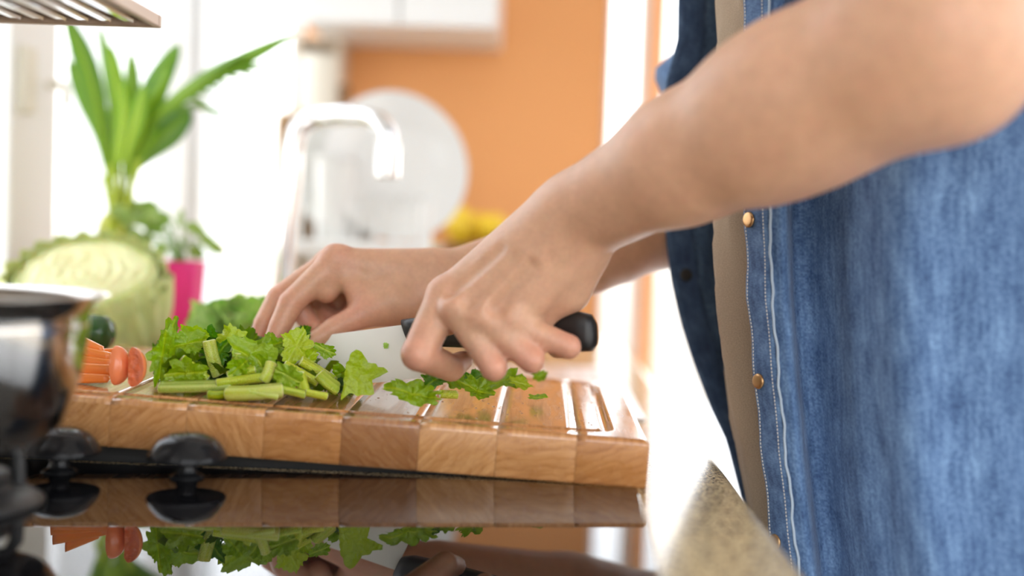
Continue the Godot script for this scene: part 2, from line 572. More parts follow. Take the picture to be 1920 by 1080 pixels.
# ------------------------------------------------------------------ worktop, hob, pan
func worktop() -> void:
	var o := thing("countertop", "speckled beige polished granite worktop running under the board towards the window wall", "countertop")
	# long slab with a rounded front edge
	var prof := []
	for k in 9:
		var a := PI / 2 - PI * k / 8.0
		prof.append(Vector2(0.17 - 0.016 + 0.016 * cos(a), -0.02 + 0.016 * sin(a)))
	var pts: Array = [Vector2(-0.72, -0.004)] + prof + [Vector2(-0.72, -0.036)]
	put("slab", sheet(pts.size(), 1, func(u, v):
		var p: Vector2 = pts[roundi(u * pts.size()) % pts.size()]
		return Vector3(p.x, p.y, lerpf(-2.5, 0.7, v))), M["granite"], o)
	for z in [-2.5, 0.7]:
		put("slab_end", sheet(pts.size() - 1, 1, func(u, v):
			var p: Vector2 = pts[roundi(u * (pts.size() - 1))]
			return Vector3(lerpf(p.x, -0.2, v), lerpf(p.y, -0.02, v), z)), M["granite"], o)
	for k in 4:
		var z0 := -2.5 + 0.8 * k
		var c := thing("base_cabinet", "white base cabinet under the granite worktop, %s from the orange wall" % ["first", "second", "third", "fourth"][k], "cabinet", Vector3(-0.39, -0.9, z0 + 0.4), "base cabinets under the worktop")
		put("carcass", blocks([[Vector3(-0.325, 0.1, -0.399), Vector3(0.51, 0.863, 0.399)]], 0.002), M["white paint"], c)
		put("plinth", blocks([[Vector3(-0.325, 0, -0.399), Vector3(0.46, 0.1, 0.399)]], 0.002), M["white paint"], c)
		var door := put("door", blocks([[Vector3(0.511, 0.11, -0.395), Vector3(0.53, 0.855, 0.395)]], 0.003), M["white paint"], c)
		put("handle", tube([Vector3(0.532, 0.78, -0.1), Vector3(0.545, 0.78, -0.09), Vector3(0.545, 0.78, 0.09), Vector3(0.532, 0.78, 0.1)], 0.005), M["brushed steel"], door)

func hob() -> void:
	var o := thing("hob", "black glass hob with a mirror finish in the foreground beside the granite strip", "hob", Vector3(0.0815, -0.004, -0.950))
	o.rotation_degrees.y = -1.6
	put("glass_top", blocks([[Vector3(-0.58, 0.0, 0.0), Vector3(0, 0.004, 0.60)]], 0.0012), M["black glass"], o)
	# control knobs: mushroom caps on narrow stems
	var inv := o.transform.affine_inverse()
	for q in [[P(350, 905, 0.918), 0.0], [P(112, 897, 0.92), 0.4]]:
		var at: Vector3 = inv * Vector3(q[0].x, 0.0, q[0].z)
		at.y = 0.004
		var k := Node3D.new()
		k.name = "knob"
		k.position = at
		k.rotation.y = q[1]
		o.add_child(k, true)
		put("stem", lathe(smooth_profile([Vector2(0, 0), Vector2(0.0125, 0.0), Vector2(0.0125, 0.002), Vector2(0.0085, 0.004), Vector2(0.0075, 0.012), Vector2(0.012, 0.0165)], 5)), M["black plastic"], k)
		put("cap", lathe(smooth_profile([Vector2(0, 0.0155), Vector2(0.018, 0.0155), Vector2(0.027, 0.0135), Vector2(0.0298, 0.0155), Vector2(0.0275, 0.0215), Vector2(0.021, 0.0292), Vector2(0.011, 0.0335), Vector2(0, 0.0345)], 6), 64), M["black plastic"], k)
	# cast-iron pan support with a burner under the saucepan
	var c: Vector3 = inv * Vector3(-0.385, 0.0, -0.80)
	c.y = 0.004
	var burner := put("burner", lathe(smooth_profile([Vector2(0.0, 0.022), Vector2(0.032, 0.022), Vector2(0.036, 0.018), Vector2(0.036, 0.012), Vector2(0.05, 0.008), Vector2(0.055, 0.0), Vector2(0, 0)], 4)), M["black iron"], o, shift(c))
	burner.set_meta("label", "round black burner under the saucepan")
	for k in 4:
		var d := Vector3(1, 0, 0).rotated(Vector3.UP, PI / 4 + k * PI / 2)
		put("pan_support", tube([c + d * 0.044, c + d * 0.042 + Vector3(0, 0.03, 0), c + d * 0.036 + Vector3(0, 0.038, 0), c + d * 0.012 + Vector3(0, 0.038, 0)], 0.005, 8), M["black iron"], o)

func saucepan() -> void:
	var d := 0.80
	var axis := -0.385
	var y0 := 0.0435
	var top := P(150, 556, d).y
	var r := P(152, 640, d).x - axis
	var rim := P(192, 556, d).x - axis
	var o := thing("saucepan", "stainless steel saucepan with a flared rim standing on the hob", "saucepan", Vector3(axis, y0, -d))
	var h := top - y0
	var outer := [Vector2(0, 0), Vector2(r * 0.60, 0.0), Vector2(r * 0.72, 0.003), Vector2(r * 0.84, 0.017), Vector2(r * 0.95, 0.045), Vector2(r, 0.075), Vector2(r, h - 0.018), Vector2(r + 0.002, h - 0.010), Vector2(rim - 0.003, h - 0.001), Vector2(rim, h), Vector2(rim - 0.002, h + 0.0015)]
	var inner := [Vector2(rim - 0.002, h + 0.0015), Vector2(r, h - 0.004), Vector2(r - 0.0035, h - 0.018), Vector2(r - 0.0035, 0.075), Vector2(r * 0.92, 0.045), Vector2(r * 0.8, 0.02), Vector2(r * 0.6, 0.006), Vector2(0, 0.005)]
	put("body", lathe(smooth_profile(outer, 5), 96), M["steel"], o)
	put("lining", lathe(smooth_profile(inner, 5), 96), M["brushed steel"], o)
	var g := Vector3(-1, 0, 0.25).normalized()
	put("handle", tube(spline([g * (r - 0.002) + Vector3(0, h - 0.03, 0), g * (r + 0.03) + Vector3(0, h - 0.02, 0), g * (r + 0.07) + Vector3(0, h - 0.012, 0)], 5), 0.008, 12, 0.6, Vector3.UP), M["black plastic"], o)

# ------------------------------------------------------------------ chopping board
var slab: Node3D            # the board; its own axes: x from -0.55 (left) to 0, z from -0.33 (back) to 0 (front), top at y = 0.039
const BT := 0.039

func board() -> void:
	slab = thing("chopping_board", "thick wooden chopping board of wide glued staves with a juice groove", "chopping board", Vector3(0.0885, -0.004, -0.9605))
	slab.rotation_degrees = Vector3(1.0, 0.0, -2.25)
	var cuts := [-0.55, -0.488, -0.427, -0.366, -0.304, -0.2425, -0.181, -0.1195, -0.0565, 0.0]
	var woods := ["oak b", "oak a", "oak a", "oak a", "oak b", "oak c", "oak d", "oak a", "oak b"]
	woods = ["oak a", "oak b", "oak d", "oak a", "oak a", "oak b", "oak c", "oak d", "oak a", "oak b"]
	var angle := [0.4, 1.1, 0.75, 0.9, -0.5, 1.5, -0.85, 0.75, 1.45, 1.2]
	for k in 9:
		var off := Vector2(k * 0.37, k * 0.21)
		var m := stave(cuts[k], cuts[k + 1], angle[k + 1], off)
		put("stave", m, M[woods[k + 1]], slab)
	# a black mat underneath keeps the board from slipping and lifts its left end
	var st := SurfaceTool.new()
	st.begin(Mesh.PRIMITIVE_TRIANGLES)
	var q := []
	for s in 8:
		var x: float = [-0.535, -0.03][s & 1]
		var z: float = [-0.31, -0.024][(s >> 1) & 1]
		q.append(Vector3(x, (0.0 if s >= 4 else x * 0.0385 + z * 0.012), z))
	add_poly(st, [q[0], q[1], q[3], q[2]], Vector3.DOWN)
	add_poly(st, [q[4], q[5], q[7], q[6]], Vector3.UP)
	add_poly(st, [q[0], q[1], q[5], q[4]], Vector3.FORWARD)
	add_poly(st, [q[2], q[3], q[7], q[6]], Vector3.BACK)
	add_poly(st, [q[0], q[2], q[6], q[4]], Vector3.LEFT)
	add_poly(st, [q[1], q[3], q[7], q[5]], Vector3.RIGHT)
	st.generate_normals()
	put("rubber_mat", st.commit(), M["rubber"], slab)

func board_top(x: float, z: float) -> float:
	var w := 0.275
	var dp := 0.165
	var c := Vector2(absf(x + w), absf(z + dp))
	var r := 0.014
	var q := c - Vector2(w - 0.032 - r, dp - 0.026 - r)
	var sd := Vector2(maxf(q.x, 0), maxf(q.y, 0)).length() + minf(maxf(q.x, q.y), 0.0) - r
	var y := BT - 0.0045 * maxf(0.0, 1.0 - (sd / 0.0052) ** 2)
	var e := minf(w - c.x, dp - c.y)              # rounded rim
	var b := 0.0045
	if e < b:
		y -= b - sqrt(maxf(b * b - (b - e) ** 2, 0.0))
	return y

func stave(x0: float, x1: float, ang: float, off: Vector2) -> ArrayMesh:
	var xs := []
	var zs := []
	var marks := [-0.55, -0.5455, -0.5475, -0.5495, -0.544, 0.0, -0.0005, -0.0025, -0.0045, -0.006]
	for k in 13: marks.append(-0.032 + 0.0010 * (k - 6)); marks.append(-0.518 + 0.0010 * (k - 6))
	for k in 8: marks.append(-0.039 - 0.0014 * k); marks.append(-0.511 + 0.0014 * k)
	marks.append(x0); marks.append(x1)
	for k in 8: marks.append(lerpf(x0, x1, k / 7.0))
	for q in marks:
		if q >= x0 - 1e-6 and q <= x1 + 1e-6: xs.append(q)
	for q in [0.0, 0.0005, 0.0015, 0.0028, 0.0045, 0.007]: zs.append(-q); zs.append(-0.33 + q)
	for k in 13: zs.append(-0.026 + 0.0010 * (k - 6)); zs.append(-0.304 + 0.0010 * (k - 6))
	for k in 10: zs.append(-0.033 - 0.0014 * k); zs.append(-0.297 + 0.0014 * k)
	for k in 12: zs.append(-0.05 - 0.02 * k)
	xs.sort(); zs.sort()
	var st := SurfaceTool.new()
	st.begin(Mesh.PRIMITIVE_TRIANGLES)
	st.set_smooth_group(0)
	var gap := 0.00012
	var n := zs.size() - 1
	var m := xs.size() - 1
	var top := func(i: int, j: int) -> Vector3:
		var x: float = clampf(xs[i], x0 + gap, x1 - gap)
		var y := board_top(xs[i], zs[j])
		if (i == 0 or i == m): y -= 0.00015
		return Vector3(x, y, zs[j])
	var emit := func(list: Array, end_grain: bool) -> void:
		for p in list:
			if end_grain:
				st.set_uv((Vector2(p.x, p.y) * 9.0).rotated(ang) + off)
			else:
				st.set_uv(Vector2(p.x * 9.0, p.z * 1.3) + off)
			st.add_vertex(p)
	for j in n:
		for i in m:
			var a: Vector3 = top.call(i, j)
			var b: Vector3 = top.call(i + 1, j)
			var c: Vector3 = top.call(i + 1, j + 1)
			var d: Vector3 = top.call(i, j + 1)
			emit.call([a, b, c, a, c, d], false)
	st.set_smooth_group(1)
	for i in m:
		for j in [0, n]:
			var a: Vector3 = top.call(i, j)
			var b: Vector3 = top.call(i + 1, j)
			var e := Vector3(a.x, 0.003, a.z)
			var f := Vector3(b.x, 0.003, b.z)
			emit.call([a, f, b, a, e, f] if j == 0 else [a, b, f, a, f, e], true)
			var g := Vector3(a.x, 0, a.z + (0.003 if j == 0 else -0.003))
			var h := Vector3(b.x, 0, b.z + (0.003 if j == 0 else -0.003))
			emit.call([e, h, f, e, g, h] if j == 0 else [e, f, h, e, h, g], true)
	st.set_smooth_group(2)
	for j in n:
		for i in [0, m]:
			var a: Vector3 = top.call(i, j)
			var b: Vector3 = top.call(i, j + 1)
			var e := Vector3(a.x, 0, a.z)
			var f := Vector3(b.x, 0, b.z)
			emit.call([a, b, f, a, f, e] if i == 0 else [a, f, b, a, e, f], false)
	st.set_smooth_group(3)
	var z0 := -0.327
	var z1 := -0.003
	emit.call([Vector3(x0 + gap, 0, z0), Vector3(x0 + gap, 0, z1), Vector3(x1 - gap, 0, z1), Vector3(x0 + gap, 0, z0), Vector3(x1 - gap, 0, z1), Vector3(x1 - gap, 0, z0)], false)
	st.index()
	st.generate_normals()
	return st.commit()

func on_board(x: float, y: float, lift := 0.0) -> Vector3:      # where that pixel's ray meets the board's top
	var n := slab.basis.y.normalized()
	return on_plane(x, y, slab.position + n * (BT + lift), n)

func board_y(p: Vector3, lift := 0.0) -> Vector3:               # p moved straight down or up onto the board
	var n := slab.basis.y.normalized()
	var o := slab.position + n * (BT + lift)
	return Vector3(p.x, o.y - ((p.x - o.x) * n.x + (p.z - o.z) * n.z) / n.y, p.z)

# ------------------------------------------------------------------ wire shelf on the window wall, upper left
func wall_rack() -> void:
	var d := 1.0
	var c := P(301, 50, d)
	var o := thing("wire_shelf", "slatted steel shelf with a flat brown rim seen from below, above the palm", "shelf", Vector3(-0.72, c.y, -d))
	var len := c.x + 0.72
	put("rim", blocks([[Vector3(0, -0.001, -0.004), Vector3(len, 0.0095, 0.004)]], 0.001), M["bronze"], o)
	put("rim", blocks([[Vector3(0, -0.001, 0.496), Vector3(len, 0.0095, 0.504)]], 0.001), M["bronze"], o)
	put("edge_bar", blocks([[Vector3(len - 0.005, -0.001, 0.004), Vector3(len, 0.0095, 0.496)]], 0.001), M["bronze"], o)
	put("edge_bar", blocks([[Vector3(0, -0.001, 0.004), Vector3(0.005, 0.0095, 0.496)]], 0.001), M["bronze"], o)
	put("shelf_panel", blocks([[Vector3(0.004, 0.0070, 0.003), Vector3(len - 0.004, 0.0092, 0.497)]], 0.0005), M["bronze"], o)
	var k := 0
	var x := len - 0.022
	while x > 0.01:
		put("slat", blocks([[Vector3(x - 0.0045, 0.001, 0.003), Vector3(x + 0.0045, 0.007, 0.497)]], 0.0018), M["chrome"], o)
		x -= 0.0185
		k += 1

# ------------------------------------------------------------------ things at the back of the kitchen
func backdrop() -> void:
	# white wall cabinet on the orange wall
	var f := 2.2
	var a := P(566, 40, f)
	var b := P(930, 48, f)
	var o := thing("wall_cabinet", "white wall cabinet hanging on the orange wall above the plates", "cabinet", Vector3(a.x, b.y, -2.5))
	var w := b.x - a.x
	put("body", blocks([[Vector3(0, 0, 0.001), Vector3(w, 0.7, 0.28)]], 0.002), M["white paint"], o)
	var half := w / 2
	for k in 2:
		var dr := put("door", blocks([[Vector3(half * k + 0.002, -0.004, 0.281), Vector3(half * (k + 1) - 0.002, 0.7, 0.30)]], 0.002), M["white paint"], o)
		var hx := half + (0.03 if k else -0.03)
		put("handle", tube([Vector3(hx, 0.14, 0.30), Vector3(hx, 0.145, 0.325), Vector3(hx, 0.255, 0.325), Vector3(hx, 0.26, 0.30)], 0.005), M["brushed steel"], dr)
	# tap
	var d := 1.62
	o = thing("tap", "tall chrome kitchen tap with a square-bent spout behind the hands", "tap", Vector3(P(524, 560, d).x, -0.004, -d))
	var base := o.position
	var path := [Vector3(0, 0.03, 0), P(534, 480, d) - base, P(548, 330, d) - base, P(552, 275, d) - base, P(566, 236, d) - base, P(602, 220, d) - base, P(660, 216, d - 0.03) - base, P(700, 222, d - 0.05) - base, P(724, 246, d - 0.06) - base, P(728, 290, d - 0.06) - base]
	put("spout", tube(spline(path, 6), 0.0135, 20), M["chrome"], o)
	var tip: Vector3 = path[-1]
	put("nozzle", tube([tip + Vector3(0, 0.012, 0), tip - Vector3(0, 0.028, 0)], 0.016, 20), M["chrome"], o)
	put("base", lathe(smooth_profile([Vector2(0, 0.06), Vector2(0.02, 0.058), Vector2(0.024, 0.045), Vector2(0.024, 0.012), Vector2(0.032, 0.005), Vector2(0.032, 0)], 4)), M["chrome"], o)
	put("lever", tube([Vector3(0.02, 0.04, 0), Vector3(0.06, 0.055, 0.0), Vector3(0.09, 0.075, 0)], 0.006), M["chrome"], o)
	var db := thing("draining_board", "ribbed stainless steel draining board behind the chopping board, beside the tap", "draining board", Vector3(-0.08, -0.004, -1.59))
	put("plate", blocks([[Vector3(-0.22, 0.0, -0.26), Vector3(0.20, 0.003, 0.26)]], 0.0012), M["satin steel"], db)
	for k in 9:
		put("rib", tube([Vector3(-0.17 + k * 0.042, 0.003, -0.21), Vector3(-0.17 + k * 0.042, 0.003, 0.21)], 0.003, 8), M["satin steel"], db)
	# drainer: a white frame of two levels, with plates standing on the upper one
	d = 2.02
	var l := P(548, 448, d)
	var r := P(822, 455, d)
	var base_y := -0.004
	o = thing("dish_rack", "white dish rack with a raised tray holding the large plates", "dish rack", Vector3((l.x + r.x) / 2, base_y, -d))
	var hw := (r.x - l.x) / 2
	var ht := l.y - base_y
	put("tray", blocks([[Vector3(-hw, ht - 0.026, -0.13), Vector3(hw, ht + 0.002, 0.13)]], 0.006), M["china"], o)
	for x in [-1, 1]:
		for z in [-1, 1]:
			put("leg", tube([Vector3(x * (hw - 0.02), 0, z * 0.11), Vector3(x * (hw - 0.02), ht - 0.024, z * 0.11)], 0.007), M["china"], o)
	for k in 7:
		var x := lerpf(-hw + 0.03, hw - 0.03, k / 6.0)
		put("wire", tube([Vector3(x, ht + 0.002, 0.10), Vector3(x, ht + 0.075, 0.06), Vector3(x, ht + 0.075, -0.06), Vector3(x, ht + 0.002, -0.10)], 0.003), M["china"], o)
	put("post", tube([Vector3(hw - 0.012, ht, 0.11), Vector3(hw - 0.012, ht + 0.065, 0.11)], 0.011), M["china"], o)
	# plates
	var prof := smooth_profile([Vector2(0, 0.0), Vector2(0.07, 0.0), Vector2(0.085, 0.004), Vector2(0.128, 0.016), Vector2(0.131, 0.018), Vector2(0.128, 0.0195), Vector2(0.084, 0.008), Vector2(0.07, 0.004), Vector2(0, 0.004)], 4)
	var plate := lathe(prof, 64)
	var names := ["large white dinner plate standing rightmost in the dish rack", "large white dinner plate standing behind the tap spout"]
	for k in 2:
		var c := P([738, 668][k], [314, 334][k], 2.0 + 0.03 * k)
		var t := thing("dinner_plate", names[k], "plate", c, "plates in the dish rack")
		t.basis = Basis(Vector3.UP, [0.45, 0.3][k]) * Basis(Vector3.RIGHT, deg_to_rad(80)) * Basis.from_scale(Vector3.ONE * [0.93, 0.80][k])
		put("plate", plate, M["china"], t)
	# a tumbler and tins on the tray's left
	var cup := P(628, 400, 1.96)
	var g := thing("tall_cup", "tall white cup standing in the dish rack left of the plates", "cup", Vector3(cup.x, l.y + 0.003, cup.z))
	put("cup", lathe(smooth_profile([Vector2(0, 0.0), Vector2(0.026, 0.0), Vector2(0.03, 0.004), Vector2(0.033, 0.12), Vector2(0.034, 0.124), Vector2(0.031, 0.122), Vector2(0.028, 0.01), Vector2(0, 0.008)], 4)), M["china"], g)
	# wooden boards and a tall jar stand against the orange wall behind the tap
	var s0 := P(556, 300, 2.44)
	var s1 := P(634, 300, 2.44)
	var sw := (s1.x - s0.x) / 2
	var sh := P(600, 62, 2.44).y + 0.004
	var wb := thing("shelf_unit", "tall narrow beige shelf unit against the orange wall behind the tap", "shelf", Vector3((s0.x + s1.x) / 2, -0.004, -2.45))
	put("back_panel", blocks([[Vector3(-sw, 0, -0.048), Vector3(sw, sh, -0.040)]], 0.001), M["pale wood"], wb)
	for s in [-1, 1]:
		put("side_panel", blocks([[Vector3(s * sw - 0.006, 0, -0.04), Vector3(s * sw + 0.006, sh, 0.04)]], 0.002), M["pale wood"], wb)
	for k in 6:
		put("shelf", blocks([[Vector3(-sw + 0.006, sh * k / 5.2, -0.04), Vector3(sw - 0.006, sh * k / 5.2 + 0.010, 0.04)]], 0.002), M["pale wood"], wb)
	var cx := P(600, 140, 2.3)
	var cn := thing("storage_tin", "cream storage tin standing on the tall jar rack under the wall cabinet", "tin", Vector3(cx.x, 0.0, cx.z))
	var y0 := P(600, 215, 2.3).y
	cn.position.y = y0
	put("tin", lathe(smooth_profile([Vector2(0, 0), Vector2(0.036, 0), Vector2(0.038, 0.004), Vector2(0.038, 0.10), Vector2(0.034, 0.106), Vector2(0, 0.107)], 4)), M["cream plastic"], cn)
	var jr := thing("jar_rack", "pale wooden jar rack between the tap and the orange wall", "rack", Vector3(cx.x - 0.01, -0.004, cx.z))
	put("board", blocks([[Vector3(-0.06, y0 - 0.01, -0.05), Vector3(0.06, y0 + 0.004, 0.05)]], 0.003), M["tan wood"], jr)
	for s in [-1, 1]:
		put("post", blocks([[Vector3(s * 0.055 - 0.007, 0, -0.05), Vector3(s * 0.055 + 0.007, y0 - 0.008, 0.05)]], 0.002), M["tan wood"], jr)
	var dk := P(660, 178, 2.3)
	var pm := thing("pepper_mill", "dark pepper mill beside the cream tin under the wall cabinet", "mill", Vector3(cx.x + 0.045, y0 + 0.004, cx.z))
	put("mill", lathe(smooth_profile([Vector2(0, 0), Vector2(0.016, 0), Vector2(0.017, 0.01), Vector2(0.012, 0.03), Vector2(0.016, 0.042), Vector2(0.009, 0.052), Vector2(0, 0.054)], 4)), M["brown wicker"], pm)
	# fruit bowl
	d = 2.27
	var fb := P(895, 470, d)
	var bowl := thing("fruit_bowl", "brown footed fruit bowl holding the lemons by the orange wall", "bowl", Vector3(fb.x, -0.004, -d))
	var bh := fb.y + 0.004
	put("bowl", lathe(smooth_profile([Vector2(0, 0.0), Vector2(0.05, 0.0), Vector2(0.05, 0.006), Vector2(0.015, 0.02), Vector2(0.013, bh - 0.05), Vector2(0.03, bh - 0.035), Vector2(0.075, bh - 0.008), Vector2(0.088, bh + 0.008), Vector2(0.085, bh + 0.009), Vector2(0.07, bh - 0.004), Vector2(0.0, bh - 0.022)], 4)), M["brown wicker"], bowl)
	var lemon := lathe(smooth_profile([Vector2(0, -0.041), Vector2(0.006, -0.038), Vector2(0.017, -0.031), Vector2(0.027, -0.015), Vector2(0.029, 0.003), Vector2(0.024, 0.02), Vector2(0.012, 0.033), Vector2(0.006, 0.040), Vector2(0, 0.043)], 4), 32)
	var says := ["yellow lemon standing left in the fruit bowl", "yellow lemon lying right of another in the fruit bowl", "yellow lemon at the rear of the fruit bowl"]
	for k in 3:
		var t := thing("lemon", says[k], "lemon", P([866, 926, 900][k], [425, 430, 428][k], d + [0.0, -0.01, 0.065][k]), "lemons in the fruit bowl")
		t.basis = Basis.from_euler(Vector3([0.3, 1.4, 0.9][k], 0.4 * k, [0.15, 0.5, 1.2][k]))
		put("peel", lemon, M["lemon"], t)
	# handle on the window's middle stile, upper left
	var win: Node3D = get_node("window_1")
	var wx := -0.72 - 0.03 + 0.029
	var hp := P(46, 150, 1.0)
	var z := -wx / (-hp.x / 1.0)
	hp = P(46, 148, z)
	var hd := Node3D.new()
	hd.name = "window_handle"
	hd.position = hp
	win.add_child(hd)
	put("plate", blocks([[Vector3(-0.006, -0.046, -0.022), Vector3(0.010, 0.046, 0.022)]], 0.004), M["cream plastic"], hd)
	put("lever", tube(spline([Vector3(0.008, 0.0, -0.06), Vector3(0.03, 0.0, -0.06), Vector3(0.034, -0.008, -0.06), Vector3(0.034, -0.03, -0.06)], 5), 0.006), M["cream plastic"], hd)
	put("stile", blocks([[Vector3(-0.03, -hp.y, -0.10), Vector3(-0.001, 1.4 - hp.y, 0.04)]], 0.003), M["white paint"], hd)

# ------------------------------------------------------------------ plants
# a long leaf: arched midrib through points, width w at its widest, folded a little along the midrib
func blade_leaf(points: Array, w: float, side: Vector3, dark: Color, pale: Color, fold := 0.25, peak := 0.45) -> ArrayMesh:
	var p := spline(points, 5)
	var n := p.size() - 1
	return sheet(8, n, func(u, v):
		var k := roundi(v * n)
		var t: Vector3 = (p[mini(k + 1, n)] - p[maxi(k - 1, 0)]).normalized()
		var s: Vector3 = (side - t * side.dot(t)).normalized()
		var up := t.cross(s)
		var q := pow(v, log(0.5) / log(peak))
		var h: float = w * 0.5 * pow(sin(PI * clampf(q, 0.0, 1.0)), 0.8) + 0.0006
		var a: float = u * 2.0 - 1.0
		return p[k] + s * h * a + up * h * fold * absf(a) * absf(a),
		false, func(u, v):
			var a := absf(u * 2.0 - 1.0)
			var stripe := 0.5 + 0.5 * cos(a * 21.0)
			return pale.lerp(dark, clampf(smoothstep(0.0, 0.16, a) * (0.55 + 0.45 * v) - 0.12 * stripe, 0.0, 1.0)))

func plants() -> void:
	# ---- palm in a brown pot
	var d := 1.64
	var foot := P(150, 470, d)
	var o := thing("potted_palm", "potted palm with long arching bright green leaves behind the cut cabbage", "plant", Vector3(foot.x, -0.003, -d))
	var base := o.position
	var h := P(150, 466, d).y + 0.004
	put("pot", lathe(smooth_profile([Vector2(0, 0), Vector2(0.036, 0), Vector2(0.039, 0.004), Vector2(0.050, h - 0.02), Vector2(0.055, h - 0.018), Vector2(0.056, h), Vector2(0.052, h), Vector2(0.049, h - 0.012)], 4)), M["clay"], o)
	put("soil", lathe(smooth_profile([Vector2(0.051, h - 0.012), Vector2(0.03, h - 0.004), Vector2(0, h + 0.002)], 4)), M["soil"], o)
	var deep := Color(0.055, 0.20, 0.008)
	var mid := Color(0.15, 0.34, 0.008)
	var light := Color(0.40, 0.52, 0.02)
	var straw := Color(0.46, 0.42, 0.06)
	var stem_col := func(u, v): return straw.lerp(light, smoothstep(0.15, 0.75, v))
	# stems rise together from the soil and part above
	var stems := [[195, 470, 215, 390, 205, 310], [205, 470, 222, 390, 222, 300], [213, 470, 230, 385, 240, 300], [222, 470, 238, 390, 262, 300], [200, 470, 208, 400, 195, 330], [228, 470, 244, 395, 250, 310]]
	for k in stems.size():
		var s: Array = stems[k]
		var dd := d + 0.012 * (k % 3 - 1)
		put("stem", tube(spline([P(s[0], s[1], dd) - base, P(s[2], s[3], dd) - base, P(s[4], s[5], dd) - base], 5), [0.0065, 0.006, 0.0054, 0.005, 0.0046, 0.0044, 0.0042, 0.004, 0.004, 0.004, 0.004], 8, 1.0, Vector3.RIGHT, 0.0, stem_col), M["house leaf"], o)
	# sheath at the foot
	put("sheath", tube(spline([P(207, 472, d) - base, P(208, 440, d) - base, P(210, 418, d) - base, P(213, 400, d) - base], 4), [0.022, 0.0225, 0.023, 0.023, 0.0225, 0.022, 0.0215, 0.021, 0.020, 0.018, 0.016, 0.013, 0.011], 14, 0.8, Vector3.RIGHT, 0.0, func(u, v): return straw.lerp(light, 0.5 + 0.4 * sin(u * 25.0))), M["house leaf"], o)
	# leaves: [points in the photo ..., width in pixels, depth change at the tip, tone]
	var leaves := [
		[[[204, 330], [188, 230], [160, 120], [122, 26]], 32, -0.05, 0.85],
		[[[200, 330], [188, 250], [160, 180], [128, 114]], 28, -0.02, 0.75],
		[[[212, 320], [213, 210], [203, 130], [186, 45]], 17, 0.03, 0.6],
		[[[218, 320], [222, 230], [218, 160], [208, 85]], 22, -0.03, 0.15],
		[[[230, 318], [240, 230], [246, 160], [245, 95]], 24, 0.0, 0.4],
		[[[238, 316], [264, 230], [296, 150], [336, 80]], 40, 0.05, 0.85],
		[[[236, 312], [256, 240], [292, 180], [316, 130]], 26, -0.04, 0.55],
		[[[244, 310], [280, 230], [395, 142], [556, 62]], 24, -0.06, 0.6],
		[[[246, 330], [280, 282], [322, 240], [358, 206]], 44, 0.03, 0.9],
		[[[250, 310], [290, 250], [326, 200], [346, 172]], 20, 0.06, 0.95],
		[[[214, 335], [222, 280], [232, 215], [228, 150]], 30, -0.04, 0.05],
		[[[230, 335], [240, 275], [258, 215], [270, 160]], 30, -0.05, 0.1],
		[[[204, 350], [207, 290], [212, 230], [208, 190]], 24, 0.02, 0.1],
		[[[240, 335], [254, 290], [276, 250], [292, 215]], 28, -0.02, 0.3],
		[[[290, 228], [370, 160], [450, 130], [545, 122]], 8, 0.05, 0.9],
		[[[320, 210], [370, 196], [400, 208], [432, 216]], 9, 0.1, 1.0]]
	for q in leaves:
		var pts := []
		var c: int = q[0].size()
		for k in c:
			pts.append(P(q[0][k][0], q[0][k][1], d + q[2] * k / (c - 1.0)) - base)
		var along: Vector3 = pts[-1] - pts[0]
		var side := along.cross(Vector3(0, 0.25, 1)).normalized()
		put("leaf", blade_leaf(pts, (q[1] * 1.05 + 7.0) * px(d), side.rotated(along.normalized(), 0.5 * (q[3] - 0.5)), mid.lerp(deep, q[3]), light.lerp(mid, q[3] * 0.6), 0.3, 0.66 if q[0][3][0] > 500 else 0.6), M["house leaf"], o)
	# leaflets along the long arching frond
	for k in 6:
		var t := 0.3 + 0.068 * k
		var a := P(lerpf(270, 520, t), lerpf(235, 76, pow(t, 0.8)), d - 0.06 * t) - base
		for s in [-1, 1]:
			var e := a + Vector3(0.036, -0.004 + 0.014 * s, 0.02 * s)
			put("leaflet", blade_leaf([a, a.lerp(e, 0.5) + Vector3(0, 0.003, 0), e], 0.014, Vector3(0, 0.4, 1), mid, light.lerp(mid, 0.5), 0.2), M["house leaf"], o)

	# ---- small leafy plant in a pink pot
	d = 1.62
	var c := P(334, 560, d)
	var pot := thing("pink_flowerpot_plant", "small leafy green plant in a bright pink square-sided pot", "plant", Vector3(c.x, -0.004, -d))
	base = pot.position
	h = P(333, 489, d).y + 0.004
	var top := 0.031
	var low := 0.022
	put("pot", sheet(48, 5, func(u, v):
		var k := roundi(v * 5)
		var y: float = [0.0, 0.0, h, h, h - 0.012, h - 0.012][k]
		var r: float = [0.0, low, top, top - 0.002, top - 0.0025, 0.0][k]
		var a: float = u * TAU + PI / 4
		var q := r / pow(pow(absf(cos(a)), 7.0) + pow(absf(sin(a)), 7.0), 1.0 / 7.0)
		return Vector3(q * cos(a), y, -q * sin(a)), false), M["pink plastic"], pot)
	put("soil", lathe(smooth_profile([Vector2(0.026, h - 0.009), Vector2(0.014, h - 0.003), Vector2(0, h + 0.001)], 4)), M["soil"], pot)
	rng.seed = 21
	var spots := [[300, 395], [278, 392], [322, 412], [345, 425], [290, 425], [310, 440], [262, 420], [255, 455], [378, 455], [372, 440], [335, 455], [330, 420], [290, 455], [246, 405], [352, 468], [270, 445], [315, 465], [388, 462], [235, 430], [300, 410]]
